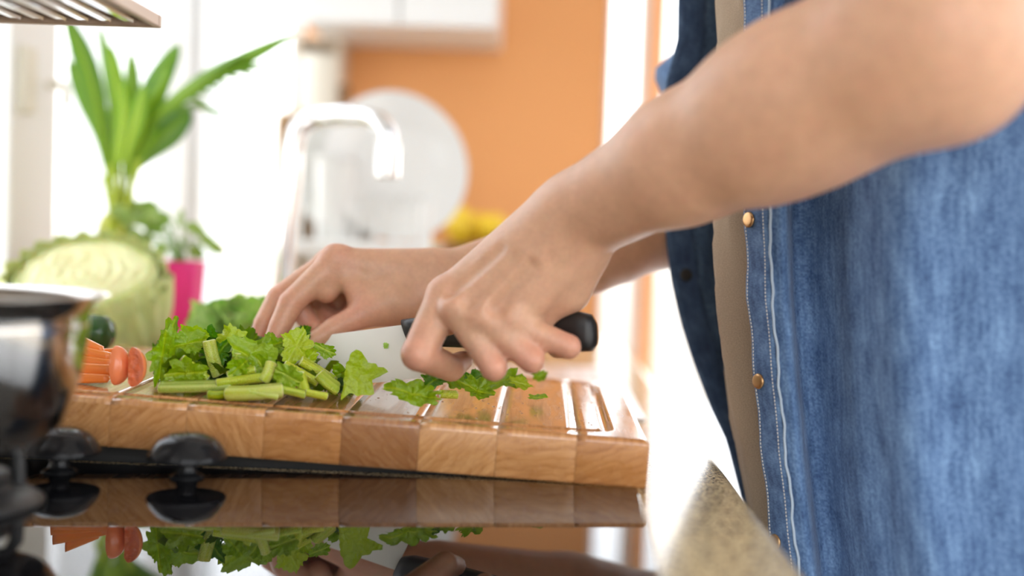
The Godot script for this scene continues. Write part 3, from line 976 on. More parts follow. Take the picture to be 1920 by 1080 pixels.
	for k in spots.size():
		var at := P(spots[k][0], spots[k][1], d + rng.randf_range(-0.05, 0.05)) - base
		var root := Vector3(0.008 * sin(k * 2.1), h, 0.008 * cos(k * 1.7))
		put("stem", tube(spline([root, root.lerp(at, 0.5) + Vector3(0, 0.012, 0), at], 4), 0.0009, 5, 1.0, Vector3.RIGHT, 0.0, func(_u, _v): return mid), M["house leaf"], pot)
		var dir := Vector3(at.x - root.x + rng.randf_range(-0.01, 0.01), rng.randf_range(-0.015, 0.012), rng.randf_range(-0.02, 0.02)).normalized() * rng.randf_range(0.024, 0.032)
		put("leaf", blade_leaf([at, at + dir * 0.5 + Vector3(0, 0.004, 0), at + dir], rng.randf_range(0.020, 0.026), Vector3(rng.randf_range(-0.3, 0.3), 0.7, 0.6), Color(0.20, 0.34, 0.08).lerp(Color(0.34, 0.46, 0.16), rng.randf()), Color(0.45, 0.55, 0.25), 0.15, 0.5), M["thin leaf"], pot)

# ------------------------------------------------------------------ cabbage, zucchini, carrots, tomatoes, lettuce
func vegetables() -> void:
	var pale := Color(0.80, 0.79, 0.43)
	var lime := Color(0.66, 0.72, 0.28)
	var d := 1.46
	var c := P(166, 590, d)
	var r := 142 * px(d)
	var o := thing("cut_cabbage", "halved pale green cabbage with its cream cut face up, behind the saucepan", "cabbage", Vector3(c.x, 0.002 + r * 1.03, -d))
	o.rotation_degrees = Vector3(30, 0, -2)
	# the cut face with its packed leaf layers
	var nz := noise(9.0, FastNoiseLite.TYPE_SIMPLEX_SMOOTH, 3, 5)
	var ft := r * 0.50
	put("cut_face", sheet(72, 26, func(u, v):
		var a: float = u * TAU
		var rr: float = (1.0 - v) * r * (0.90 + 0.03 * sin(a * 3.0 + 1.0))
		var p := Vector3(cos(a) * rr, 0, -sin(a) * rr)
		var wave := sin(rr / r * 44.0 + nz.get_noise_2d(p.x * 2.2, p.z * 2.2) * 7.0)
		return Vector3(p.x, ft + 0.0022 * wave - 0.010 * (rr / r) ** 4, p.z), true,
		func(u, v): return pale.lerp(lime, 0.35 * smoothstep(0.35, 0.0, v))), M["cabbage"], o)
	put("heart", sheet(64, 30, func(u, v):
		var a: float = u * TAU
		var e: float = lerpf(-PI / 2, 0.55, v)
		var rr: float = r * (0.97 + 0.02 * sin(a * 4.0))
		return Vector3(cos(a) * cos(e) * rr, sin(e) * rr, -sin(a) * cos(e) * rr), true,
		func(u, v): return lime.lerp(pale, 0.35 + 0.3 * sin(u * 40.0))), M["cabbage"], o)
	# wrapper leaves with curled, frilled edges
	for k in 11:
		var a0 := TAU * k / 11.0 + 0.3
		var big := 0.78 + 0.2 * sin(k * 2.3)
		put("outer_leaf", sheet(22, 14, func(u, v):
			var a: float = a0 + (u - 0.5) * 1.25 * (0.35 + 0.65 * v)
			var e: float = lerpf(-1.15, 0.52 * big, v)
			var frill := pow(v, 4.0) * sin(u * 26.0 + k) * 0.004 + pow(v, 6.0) * 0.008
			var rr: float = r * (1.0 + 0.004 * k) + frill + 0.003 * absf(sin((u - 0.5) * 14.0))
			return Vector3(cos(a) * cos(e) * rr, sin(e) * rr, -sin(a) * cos(e) * rr), false,
			func(u, v): return lime.lerp(pale, clampf(0.75 - 0.5 * v + 0.5 * smoothstep(0.06, 0.0, absf(u - 0.5)), 0, 1))), M["cabbage"], o)
	# zucchini lying behind the carrots, one end towards the hands
	d = 1.22
	var rad := 36 * px(d)
	var e1 := board_y(P(190, 618, d), rad)
	var dir := Vector3(-0.4, 0.012, 0.92).normalized() * -1.0
	dir = Vector3(-0.95, 0.035, -0.1).normalized()
	var zp := thing("zucchini", "dark green zucchini end behind the carrot sticks, beside the cabbage", "zucchini", e1)
	var pts := []
	var rr := []
	for k in 15:
		var t := k / 14.0
		pts.append(dir * (0.16 * pow(t, 1.6) - 0.012))
		rr.append(rad * sqrt(clampf(1.0 - pow(1.0 - clampf(t * 4.0, 0, 1), 2.0), 0.08, 1.0)) * (1.0 - 0.10 * t))
	put("fruit", tube(pts, rr, 32), M["zucchini"], zp)
	# carrot sticks fanned out of the frame's left behind the saucepan, thin ends to the right
	var sticks := [
		[[105, 650], [212, 672], 17, 1.045, "upper carrot stick of the fan beside the tomato wedges"],
		[[105, 692], [214, 694], 18, 1.03, "lowest carrot stick of the fan, lying on the board beside the tomato"],
		[[100, 672], [216, 684], 17, 1.04, "middle carrot stick of the fan beside the tomato wedges"],
		[[130, 630], [196, 658], 13, 1.05, "short topmost carrot stick half hidden by the saucepan"],
		[[150, 664], [226, 658], 10, 1.07, "carrot stick behind the fan, its tip just above the tomato"],
		[[120, 708], [206, 710], 13, 1.02, "thin carrot stick at the front of the board beside the saucepan"]]
	for q in sticks:
		var a := P(q[0][0], q[0][1], q[3])
		var b := P(q[1][0], q[1][1], q[3])
		var floor_y: float = board_y(b).y
		var t := thing("carrot_stick", q[4], "carrot", a, "carrot sticks fanned on the board")
		var w: float = q[2] * px(q[3])
		put("stick", sheet(16, 12, func(u, v):
			var k: float = clampf((v - 0.04) / 0.92, 0.0, 1.0)
			var size: float = w * lerpf(1.0, 0.62, k) * (0.0 if (v == 0.0 or v == 1.0) else 1.0)
			var ang: float = u * TAU
			var sq := 1.0 / pow(pow(absf(cos(ang)), 5.0) + pow(absf(sin(ang)), 5.0), 0.2)
			var p := (b - a) * k
			return p + (Vector3.UP * sin(ang) * 0.9 + Vector3(0.1, 0, 1) * cos(ang)) * size * sq, true), M["carrot"], t)
	# tomato wedges
	var tom := [[P(222, 686, 1.005), 38.0, 0.9, "glossy tomato wedge with its round skin beside the carrot sticks"], [P(256, 688, 1.0), 38.0, 2.2, "wet red tomato wedge, rightmost, its cut flesh towards the greens"]]
	for q in tom:
		var t := thing("tomato_wedge", q[3], "tomato", q[0], "tomato wedges on the board")
		var R: float = q[1] * px(1.0)
		t.basis = Basis(Vector3.UP, q[2])
		# skin: a third of a sphere; flesh: two sunken cut faces
		put("skin", sheet(20, 16, func(u, v):
			var a: float = lerpf(-1.0, 1.0, u)
			var e: float = lerpf(-PI / 2, PI / 2, v)
			return Vector3(sin(a) * cos(e) * R * 0.74, sin(e) * R, cos(a) * cos(e) * R * 0.74 - R * 0.25), false), M["tomato skin"], t)
		for s in [-1, 1]:
			put("flesh", sheet(12, 16, func(u, v):
				var e: float = lerpf(-PI / 2, PI / 2, v)
				var rim := Vector3(sin(s * 1.0) * cos(e) * R * 0.74, sin(e) * R, cos(1.0) * cos(e) * R * 0.74 - R * 0.25)
				var core := Vector3(0, sin(e) * R * 0.75, -R * 0.42)
				var p := rim.lerp(core, u)
				var dent := sin(u * PI) * cos(e) * (0.10 + 0.10 * sin(v * 17.0 + s) * sin(u * 9.0))
				return p + Vector3(s * -0.8, 0, 0.5) * R * dent * 0.5, false), M["tomato flesh"], t)
	# lettuce heart in a white bowl behind the chopped greens
	d = 1.49
	var bw := P(400, 690, d)
	var bowl := thing("white_bowl", "white bowl behind the chopped greens, beside the pink pot", "bowl", Vector3(bw.x, -0.003, -d))
	var rim := P(395, 632, d).y + 0.004
	put("bowl", lathe(smooth_profile([Vector2(0, 0), Vector2(0.022, 0), Vector2(0.024, 0.004), Vector2(0.038, rim * 0.55), Vector2(0.043, rim), Vector2(0.041, rim + 0.001), Vector2(0.036, rim * 0.55), Vector2(0.02, 0.008), Vector2(0, 0.006)], 4)), M["china"], bowl)
	var lt := thing("lettuce", "curly green lettuce lying behind the chopped greens between pink pot and hand", "lettuce", Vector3(P(446, 600, 1.385).x, -0.003, -1.385))
	rng.seed = 5
	var deep := lin(0.06, 0.20, 0.012)
	var yel := lin(0.45, 0.58, 0.07)
	for k in 34:
		var a := rng.randf() * TAU
		var q := P(rng.randf_range(370, 520), rng.randf_range(585, 640), 1.385 + rng.randf_range(-0.035, 0.04)) - lt.position
		var out := Vector3(cos(a), rng.randf_range(0.0, 0.9), sin(a)).normalized()
		var tone := rng.randf()
		put("leaf", leaf_piece(rng.randf_range(0.018, 0.028), rng.randf_range(0.8, 1.3), 0.55, k, deep.lerp(yel, tone), yel), M["leaf"], lt, Transform3D(Basis(Quaternion(Vector3.FORWARD, out)), q))
	put("stump", lathe(smooth_profile([Vector2(0, 0.0), Vector2(0.03, 0.0), Vector2(0.055, 0.03), Vector2(0.06, 0.05), Vector2(0.04, 0.07), Vector2(0, 0.075)], 4), 32), M["zucchini"], lt)

# ------------------------------------------------------------------ chopped greens
# a torn piece of leaf about 2r across in its own x-y plane, cupped and ruffled towards z; poly, if given, is its outline in units of r
func leaf_piece(r: float, long: float, ruffle: float, sd: int, dark: Color, pale: Color, rib := true, rag := 0.16, poly := []) -> ArrayMesh:
	var n := noise(1.0, FastNoiseLite.TYPE_SIMPLEX, 2, sd + 100)
	var g := RandomNumberGenerator.new()
	g.seed = sd * 31 + 5
	var ph := sd * 1.7
	if poly.is_empty():
		var m := g.randi_range(5, 7)
		for k in m:
			var a := TAU * (k + g.randf_range(-0.32, 0.32)) / m
			poly.append(Vector2(cos(a), sin(a)) * g.randf_range(0.88, 1.18))
	var rim := []
	var seg := 60
	for k in seg:
		var dir := Vector2.from_angle(TAU * k / seg)
		var best := 0.9
		for e in poly.size():
			var p: Vector2 = poly[e]
			var q: Vector2 = poly[(e + 1) % poly.size()]
			var den := dir.cross(q - p)
			if absf(den) < 1e-6: continue
			var t := p.cross(q - p) / den
			var s := p.cross(dir) / den
			if t > 0 and s >= -0.001 and s <= 1.001: best = t
		rim.append(best * (1.0 + rag * (1.5 * n.get_noise_2d(dir.x * 1.4, dir.y * 1.4) + 0.75 * n.get_noise_2d(dir.x * 5.0, dir.y * 5.0)) + rag * (0.36 * g.randf() - 0.18)))
	return sheet(seg, 7, func(u, v):
		var a: float = u * TAU
		var q: float = pow(v, 0.85)
		var p: Vector2 = Vector2(cos(a) * long, sin(a)) * r * q * rim[roundi(u * seg) % seg]
		var z := r * (0.26 * sin(p.x / r * 1.5 + ph) + 0.22 * (p.y / r) * (p.y / r)) * minf(ruffle * 2.0, 1.0)
		z += r * ruffle * (0.30 * n.get_noise_2d(p.x / r * 0.9 + 5.0, p.y / r * 0.9) + 0.12 * q * q * sin(a * 7.0 + ph * 2.0 + 3.0 * sin(a * 2.0 + ph)))
		if rib: z -= r * 0.10 * exp(-pow(p.y / r / 0.10, 2.0))
		return Vector3(p.x, p.y, z), true,
		func(u, v):
			var a: float = u * TAU
			var y: float = absf(sin(a)) * v
			var vein := exp(-pow(y / 0.07, 2.0)) if rib else 0.0
			var side := pow(maxf(0.0, cos((cos(a) * v * long - y * 0.9) * 12.0)), 14.0) * 0.30 * smoothstep(0.05, 0.2, y)
			var blot := 0.5 + 0.5 * n.get_noise_2d(cos(a) * v * 2.0 + 9.0, sin(a) * v * 2.0)
			return dark.lerp(pale, clampf(vein * 0.9 + side + 0.45 * blot - 0.15, 0.0, 1.0)))

func stalk_piece(a: Vector3, b: Vector3, r: float, bend: float, sd: int, c0: Color, c1: Color) -> ArrayMesh:
	var pts := []
	var n := 9
	var side := (b - a).cross(Vector3(0, 1, 0.2)).normalized()
	for k in n:
		var t := k / (n - 1.0)
		pts.append(a.lerp(b, t) + side * bend * sin(t * PI))
	var m := n + 5
	return tube(pts, r, 18, 0.78, Vector3(0.15 * sin(sd), 1, 0.35 * cos(sd * 1.3)), 0.42, func(u, v):
		var cut := 1.0 if (v < 2.5 / m or v > 1.0 - 2.5 / m) else 0.0
		var line := 0.5 + 0.5 * cos(u * TAU * 6.0 + sd)
		return c0.lerp(c1, clampf(0.55 * line + 0.4 * v, 0, 1)).lerp(Color(0.80, 0.84, 0.42), cut * 0.75))

func greens() -> void:
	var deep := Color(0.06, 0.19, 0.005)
	var mid := Color(0.24, 0.38, 0.004)
	var lime := Color(0.44, 0.53, 0.006)
	var pale := Color(0.58, 0.66, 0.09)
	var cream := Color(0.66, 0.70, 0.22)
	# ---- stalk pieces: pixel of one end, of the other, radius in pixels, depth, colours, words
	var stalks := [
		[[300, 727], [432, 722], 13, 1.003, mid, cream, "long pale stalk piece lying foremost at the left end of the chopped heap"],
		[[428, 738], [527, 729], 18, 0.990, lime, cream, "thick yellow-green stalk piece foremost on the board below the heap"],
		[[408, 718], [500, 706], 12, 1.005, lime, pale, "stalk piece lying just behind the thick yellow-green one"],
		[[342, 672], [388, 710], 12, 1.020, lime, pale, "slanting stalk piece leaning left in the heap above the long pale one"],
		[[392, 640], [410, 702], 11, 1.030, lime, cream, "upright yellow-green stalk near the middle of the heap's left half"],
		[[428, 704], [478, 690], 11, 1.012, lime, pale, "short stalk piece lying across the heap's middle, below a dull leaf"],
		[[446, 662], [438, 704], 11, 1.022, mid, pale, "short standing stalk piece under the broad dull leaf"],
		[[494, 712], [508, 682], 12, 1.008, lime, cream, "short glossy stalk piece with a white highlight, standing in the heap"],
		[[535, 682], [596, 716], 11, 1.025, lime, pale, "stalk piece slanting down right in front of the blade"],
		[[566, 676], [624, 712], 12, 1.035, lime, pale, "longer stalk piece slanting down beside the blade"],
		[[600, 702], [632, 728], 13, 1.02, mid, pale, "stalk end with a round cut face left of the big wet leaf"],
		[[520, 726], [572, 738], 11, 0.998, mid, pale, "stalk piece lying low at the front, left of the big wet leaf"],
		[[560, 700], [572, 738], 10, 1.005, lime, pale, "little stalk lying behind the low front piece"],
		[[392, 740], [420, 738], 11, 0.993, mid, lime, "short dark green stalk end tucked between the two foremost stalks"],
		[[826, 738], [856, 739], 9, 1.035, lime, pale, "small lone stalk piece on the board below the knife hand"],
		[[640, 690], [660, 716], 8, 1.05, mid, pale, "thin stalk piece against the blade behind the big wet leaf"],
		[[470, 734], [520, 742], 9, 0.985, lime, cream, "flat stalk sliver at the very front of the heap"],
		[[575, 735], [612, 742], 9, 1.0, lime, pale, "small stalk piece flat on the board beside the big wet leaf"]]
	var k := 0
	for q in stalks:
		var a := P(q[0][0], q[0][1], q[3])
		var b := P(q[1][0], q[1][1], q[3] + 0.004)
		var r: float = q[2] * 1.2 * px(q[3])
		a.y = maxf(a.y, board_y(a).y + r * 0.8)
		b.y = maxf(b.y, board_y(b).y + r * 0.8)
		var t := thing("green_stalk", q[6], "chopped greens", a, "chopped stalk pieces on the board")
		put("stalk", stalk_piece(Vector3.ZERO, b - a, r, r * 0.25 * sin(k * 2.0), k, q[4], q[5]), M["stalk"], t)
		k += 1
	# ---- leaf pieces that can be told apart: pixel, radius in pixels, long side, tilt (turn in the picture, lean back, swing), depth, colours, words
	var leaves := [
		[[304, 668], 26, 2.1, [1.45, 0.0, 0.3], 1.02, mid, lime, "tall ragged leaf piece with a pale rib at the heap's far left end", 0.5],
		[[322, 690], 34, 1.2, [0.6, -0.2, -0.3], 1.03, mid, lime, "ragged leaf piece low at the heap's left end", 0.5],
		[[350, 645], 30, 1.3, [0.3, -0.4, 0.2], 1.04, mid, lime, "leaf piece high on the heap below the pink pot", 0.45],
		[[366, 632], 24, 1.4, [-0.5, 0.3, 0.4], 1.06, lime, pale, "light leaf tip standing up in front of the pink pot", 0.4],
		[[350, 700], 30, 1.3, [0.1, 0.1, 0.2], 1.012, mid, lime, "smooth leaf piece just above the long pale stalk", 0.25],
		[[430, 640], 30, 1.2, [0.4, -0.5, 0.0], 1.06, lime, pale, "yellow-green leaf piece crowning the heap left of the fingers", 0.5],
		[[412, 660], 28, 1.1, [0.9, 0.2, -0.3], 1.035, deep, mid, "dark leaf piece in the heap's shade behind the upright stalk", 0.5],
		[[468, 668], 38, 1.35, [-0.5, -0.3, 0.2], 1.018, mid.lerp(pale, 0.2), lime, "broad dull leaf draped over the middle of the heap", 0.35],
		[[492, 690], 24, 1.2, [-1.0, 0.1, 0.1], 1.014, mid, lime, "leaf corner hanging down beside the glossy stalk", 0.3],
		[[508, 648], 26, 1.3, [0.3, -0.6, 0.3], 1.06, mid, lime, "curled leaf piece right under the fingertips", 0.6],
		[[556, 648], 30, 1.2, [1.1, -0.1, 0.2], 1.045, lime, pale, "pale wet leaf folded over the tip end of the blade", 0.35],
		[[582, 668], 15, 1.5, [1.0, 0.2, 0.5], 1.05, lime, pale, "small pointed yellow leaf against the blade", 0.3],
		[[540, 705], 26, 1.3, [-0.4, 0.2, 0.1], 1.004, mid, pale, "crumpled leaf piece between the stalks left of the blade", 0.5],
		[[676, 702], 40, 1.12, [0.0, -0.1, 0.2], 1.02, lime.lerp(mid, 0.35), lime, "big bright wet leaf standing against the blade", 0.22],
		[[775, 737], 24, 2.4, [-0.16, -0.5, 0.0], 1.01, mid, lime, "long frilled leaf strip lying right of the big wet leaf", 0.8],
		[[640, 700], 18, 1.2, [0.4, 0.1, 0.0], 1.045, mid, lime, "leaf scrap squeezed between the big wet leaf and the blade", 0.5],
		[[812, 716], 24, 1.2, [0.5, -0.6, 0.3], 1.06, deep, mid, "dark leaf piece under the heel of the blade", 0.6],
		[[850, 712], 24, 1.4, [-0.3, -0.7, 0.2], 1.08, mid, lime, "leaf piece under the curled forefinger of the knife hand", 0.5],
		[[895, 728], 22, 1.5, [-0.35, -0.7, 0.1], 1.05, mid, lime, "small folded leaf on the board right of the lone stalk", 0.5],
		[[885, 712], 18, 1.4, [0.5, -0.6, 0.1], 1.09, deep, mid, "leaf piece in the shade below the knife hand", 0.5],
		[[945, 717], 26, 1.8, [0.1, -0.9, 0.1], 1.10, mid, lime, "flat leaf piece on the board below the ring finger", 0.5],
		[[975, 718], 16, 1.5, [-0.1, -0.9, 0.1], 1.09, lime, pale, "small flat leaf piece, second from the right on the board", 0.4],
		[[1012, 703], 15, 1.2, [0.4, -0.8, 0.0], 1.17, mid, lime, "leaf scrap near the groove behind the little finger", 0.4],
		[[1010, 745], 11, 2.0, [-0.15, -1.1, 0.0], 1.04, mid, pale, "tiny wet leaf shred lying alone near the board's right groove", 0.3],
		[[318, 632], 20, 1.9, [1.25, 0.1, -0.4], 1.05, mid, lime, "narrow leaf tip standing highest at the heap's left end", 0.4],
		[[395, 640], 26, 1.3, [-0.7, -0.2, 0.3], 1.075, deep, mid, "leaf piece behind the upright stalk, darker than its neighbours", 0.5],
		[[448, 690], 20, 1.3, [0.8, 0.2, 0.2], 1.006, mid, lime, "torn leaf corner lying over the foremost stalks", 0.4],
		[[610, 655], 18, 1.4, [-0.4, 0.1, 0.2], 1.055, mid, pale, "leaf piece leaning on the blade above the slanting stalks", 0.4],
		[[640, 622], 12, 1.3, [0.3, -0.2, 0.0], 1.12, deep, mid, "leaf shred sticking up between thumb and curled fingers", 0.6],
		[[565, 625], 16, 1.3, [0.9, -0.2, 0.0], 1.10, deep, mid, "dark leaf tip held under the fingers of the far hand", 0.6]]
	k = 0
	for q in leaves:
		var c := P(q[0][0], q[0][1], q[4])
		var r: float = q[1] * px(q[4])
		var t := thing("green_leaf_piece", q[7], "chopped greens", c, "chopped leaf pieces on the board")
		t.basis = Basis(Vector3.UP, q[3][2]) * Basis(Vector3.RIGHT, q[3][1]) * Basis(Vector3.BACK, q[3][0])
		var outline := []
		if q[7].begins_with("big bright"):
			for e in [[640, 754], [646, 700], [655, 660], [668, 655], [680, 664], [690, 678], [702, 681], [708, 689], [718, 686], [729, 697], [716, 703], [700, 712], [701, 738], [672, 742], [655, 738]]:
				outline.append(Vector2(e[0] - q[0][0], q[0][1] - e[1]) / q[1])
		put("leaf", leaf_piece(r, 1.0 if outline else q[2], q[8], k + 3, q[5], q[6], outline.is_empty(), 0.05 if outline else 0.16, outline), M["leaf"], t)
		k += 1
	# ---- the rest of the heap
	rng.seed = 77
	var shapes := []
	for s in 8:
		shapes.append(leaf_piece(1.0, 1.0 + 0.1 * s, 0.5, s * 5 + 60, [deep, mid, mid, lime][s % 4], [mid, lime, lime, pale][s % 4]))
	for s in 70:
		var x := rng.randf_range(300, 655)
		var f := (x - 300) / 355.0
		var peak := 92.0 * pow(sin(PI * clampf(f * 0.72 + 0.16, 0, 1)), 0.6) * (1.0 - 0.45 * f)
		var dd := rng.randf_range(1.02, 1.15)
		var at := P(x, 735, 1.02)
		at = Vector3(at.x * dd / 1.02, 0, -dd)
		at = board_y(at)
		at.y += 0.006 + rng.randf() * peak * px(1.05) * (1.0 - 0.5 * absf(dd - 1.08) / 0.07)
		var t := thing("green_leaf_piece", "small chopped green leaf scrap inside the heap on the board", "chopped greens", at, "leaf scraps filling the heap")
		t.basis = Basis.from_euler(Vector3(rng.randf_range(-1.2, 0.5), rng.randf() * TAU, rng.randf() * TAU))
		put("leaf", shapes[s % 8], M["leaf"], t, Transform3D(Basis.from_scale(Vector3.ONE * rng.randf_range(0.008, 0.0145)), Vector3.ZERO))
	for s in 14:
		var x := rng.randf_range(310, 640)
		var dd := rng.randf_range(1.03, 1.12)
		var at := P(x, 735, 1.02)
		at = board_y(Vector3(at.x * dd / 1.02, 0, -dd))
		at.y += rng.randf_range(0.006, 0.022)
		var t := thing("green_stalk", "short chopped stalk end inside the heap on the board", "chopped greens", at, "stalk ends filling the heap")
		var e := Vector3(rng.randf_range(-1, 1), rng.randf_range(-0.2, 0.5), rng.randf_range(-0.5, 0.5)).normalized() * rng.randf_range(0.012, 0.024)
		put("stalk", stalk_piece(-e / 2, e / 2, rng.randf_range(0.003, 0.0048), 0.001, s, mid, pale), M["stalk"], t)
	# ---- water drops on the board's right side
	var drop := lathe(smooth_profile([Vector2(1, 0), Vector2(0.93, 0.22), Vector2(0.6, 0.42), Vector2(0, 0.5)], 4), 14)
	var mm := MultiMesh.new()
	mm.transform_format = MultiMesh.TRANSFORM_3D
	mm.mesh = drop
	mm.instance_count = 260
	for s in 260:
		var lx := -0.035 - 0.20 * pow(rng.randf(), 1.3)
		var lz := -0.02 - 0.16 * rng.randf()
		var r := 0.0004 + 0.0012 * pow(rng.randf(), 4.0)
		mm.set_instance_transform(s, Transform3D(Basis.from_scale(Vector3(r, r * 0.9, r)), slab.transform * Vector3(lx, board_top(lx, lz) - 0.00005, lz)))
	var drops := MultiMeshInstance3D.new()
	drops.name = "water_drops"
	drops.multimesh = mm
	drops.material_override = M["water"]
	drops.set_meta("kind", "stuff")
	tag(drops, "fine water drops scattered over the board's right side", "water")
	add_child(drops)

# ------------------------------------------------------------------ knife
var knife_axis: Array      # [front end of the handle, butt], used by the hand

func knife() -> void:
	var sp := P(757, 609, 1.082)                     # spine at the heel
	var hl := P(791, 708, 1.069)                     # lower corner of the heel
	var tip := P(405, 684, 1.150)
	var far := P(540, 638, 1.122)                    # a point further along the spine
	var o := thing("kitchen_knife", "kitchen knife with a pale blade and black handle held in the near hand", "knife", sp)
	var along := (far - sp).normalized()
	var down := (hl - sp)
	down = (down - along * down.dot(along)).normalized()
	var n := along.cross(down).normalized()
	var hx := (hl - sp).dot(along)
	var hy := (hl - sp).dot(down)
	var tx := (tip - sp).dot(along)
	var ty := (tip - sp).dot(down)
	# blade: a wedge between spine and edge
	var half := 0.0011
	var edge := func(t: float) -> Vector2:            # the cutting edge from heel to tip
		var x := lerpf(hx, tx, t)
		return Vector2(x, lerpf(hy, ty, pow(t, 3.2)))
	var spine := func(t: float) -> Vector2:
		return Vector2(lerpf(0.0, tx, t), lerpf(0.0, ty - 0.0005, pow(t, 6.0)))
	put("blade", sheet(26, 8, func(u, v):
		var s: Vector2 = spine.call(u)
		var e: Vector2 = edge.call(u)
		var q: Vector2
		var w := 0.0
		var k := roundi(v * 8)
		var f: float = [0.0, 0.03, 0.8, 1.0, 1.0, 1.0, 0.8, 0.03, 0.0][k]
		w = [half * 0.8, half, half * 0.55, 0.00005, 0.0, -0.00005, -half * 0.55, -half, -half * 0.8][k]
		q = s.lerp(e, f)
		return along * q.x + down * q.y + n * w), M["blade"], o)
	put("heel_face", sheet(1, 4, func(u, v):
		var q := Vector2.ZERO.lerp(Vector2(hx, hy), v)
		return along * q.x + down * q.y + n * half * (u * 2.0 - 1.0) * (1.0 - v * 0.95)), M["blade"], o)
	# handle: bolster face at the heel, swelling towards the butt
	var a := P(762, 622, 1.078)
	var b := P(1112, 617, 0.985)
	knife_axis = [a, b]
	var ax := (b - a).normalized()
	var up := (Vector3.UP - ax * ax.y).normalized()
	var sd := ax.cross(up)
	var L := a.distance_to(b)
	var rows := [[-0.004, 0.0, 0.0, 0.0], [-0.004, 0.0055, 0.010, 0.001], [0.006, 0.0075, 0.012, 0.0], [0.035, 0.009, 0.0135, 0.0], [0.08, 0.0098, 0.0150, 0.0], [L - 0.035, 0.0102, 0.0152, -0.001], [L - 0.012, 0.0106, 0.0162, -0.002], [L - 0.003, 0.0095, 0.0150, -0.003], [L + 0.001, 0.006, 0.010, -0.0035], [L + 0.0015, 0.0, 0.0, -0.0035]]
	put("handle", sheet(32, rows.size() - 1, func(u, v):
		var q: Array = rows[roundi(v * (rows.size() - 1))]
		var t: float = u * TAU
		var ex := 3.2
		var rr := 1.0 / pow(pow(absf(cos(t)), ex) + pow(absf(sin(t)), ex), 1.0 / ex)
		var slant: float = 0.38 * (0.012 - q[2] * sin(t) * rr) * clampf(1.0 - q[0] / 0.05, 0.0, 1.0)
		return (a - sp) + ax * (q[0] + slant) + up * (q[3] + q[2] * sin(t) * rr) + sd * (q[1] * cos(t) * rr), true), M["handle plastic"], o)
	# bits of leaf that stick to the blade
	var g := lin(0.17, 0.40, 0.012)
	var bits := [[724, 648, 6.5, 1.0, "tiny green leaf scrap stuck on the blade near the handle"], [612, 634, 4.0, 2.0, "thin green leaf shred stuck on the blade near its spine"]]
	for k in 2:
		var q: Array = bits[k]
		var at := on_plane(q[0], q[1], sp + n * (half if n.z > 0 else -half), n)
		var bit := thing("leaf_scrap", q[4], "leaf", at + (n if n.z > 0 else -n) * 0.0006, "scraps stuck on the blade")
		bit.basis = Basis(along, -down, along.cross(-down)) * Basis(Vector3.BACK, 0.8 + k)
		put("leaf", leaf_piece(q[2] * px(1.09), q[3], 0.05, 40 + k, g, g, false, 0.1), M["leaf"], bit)

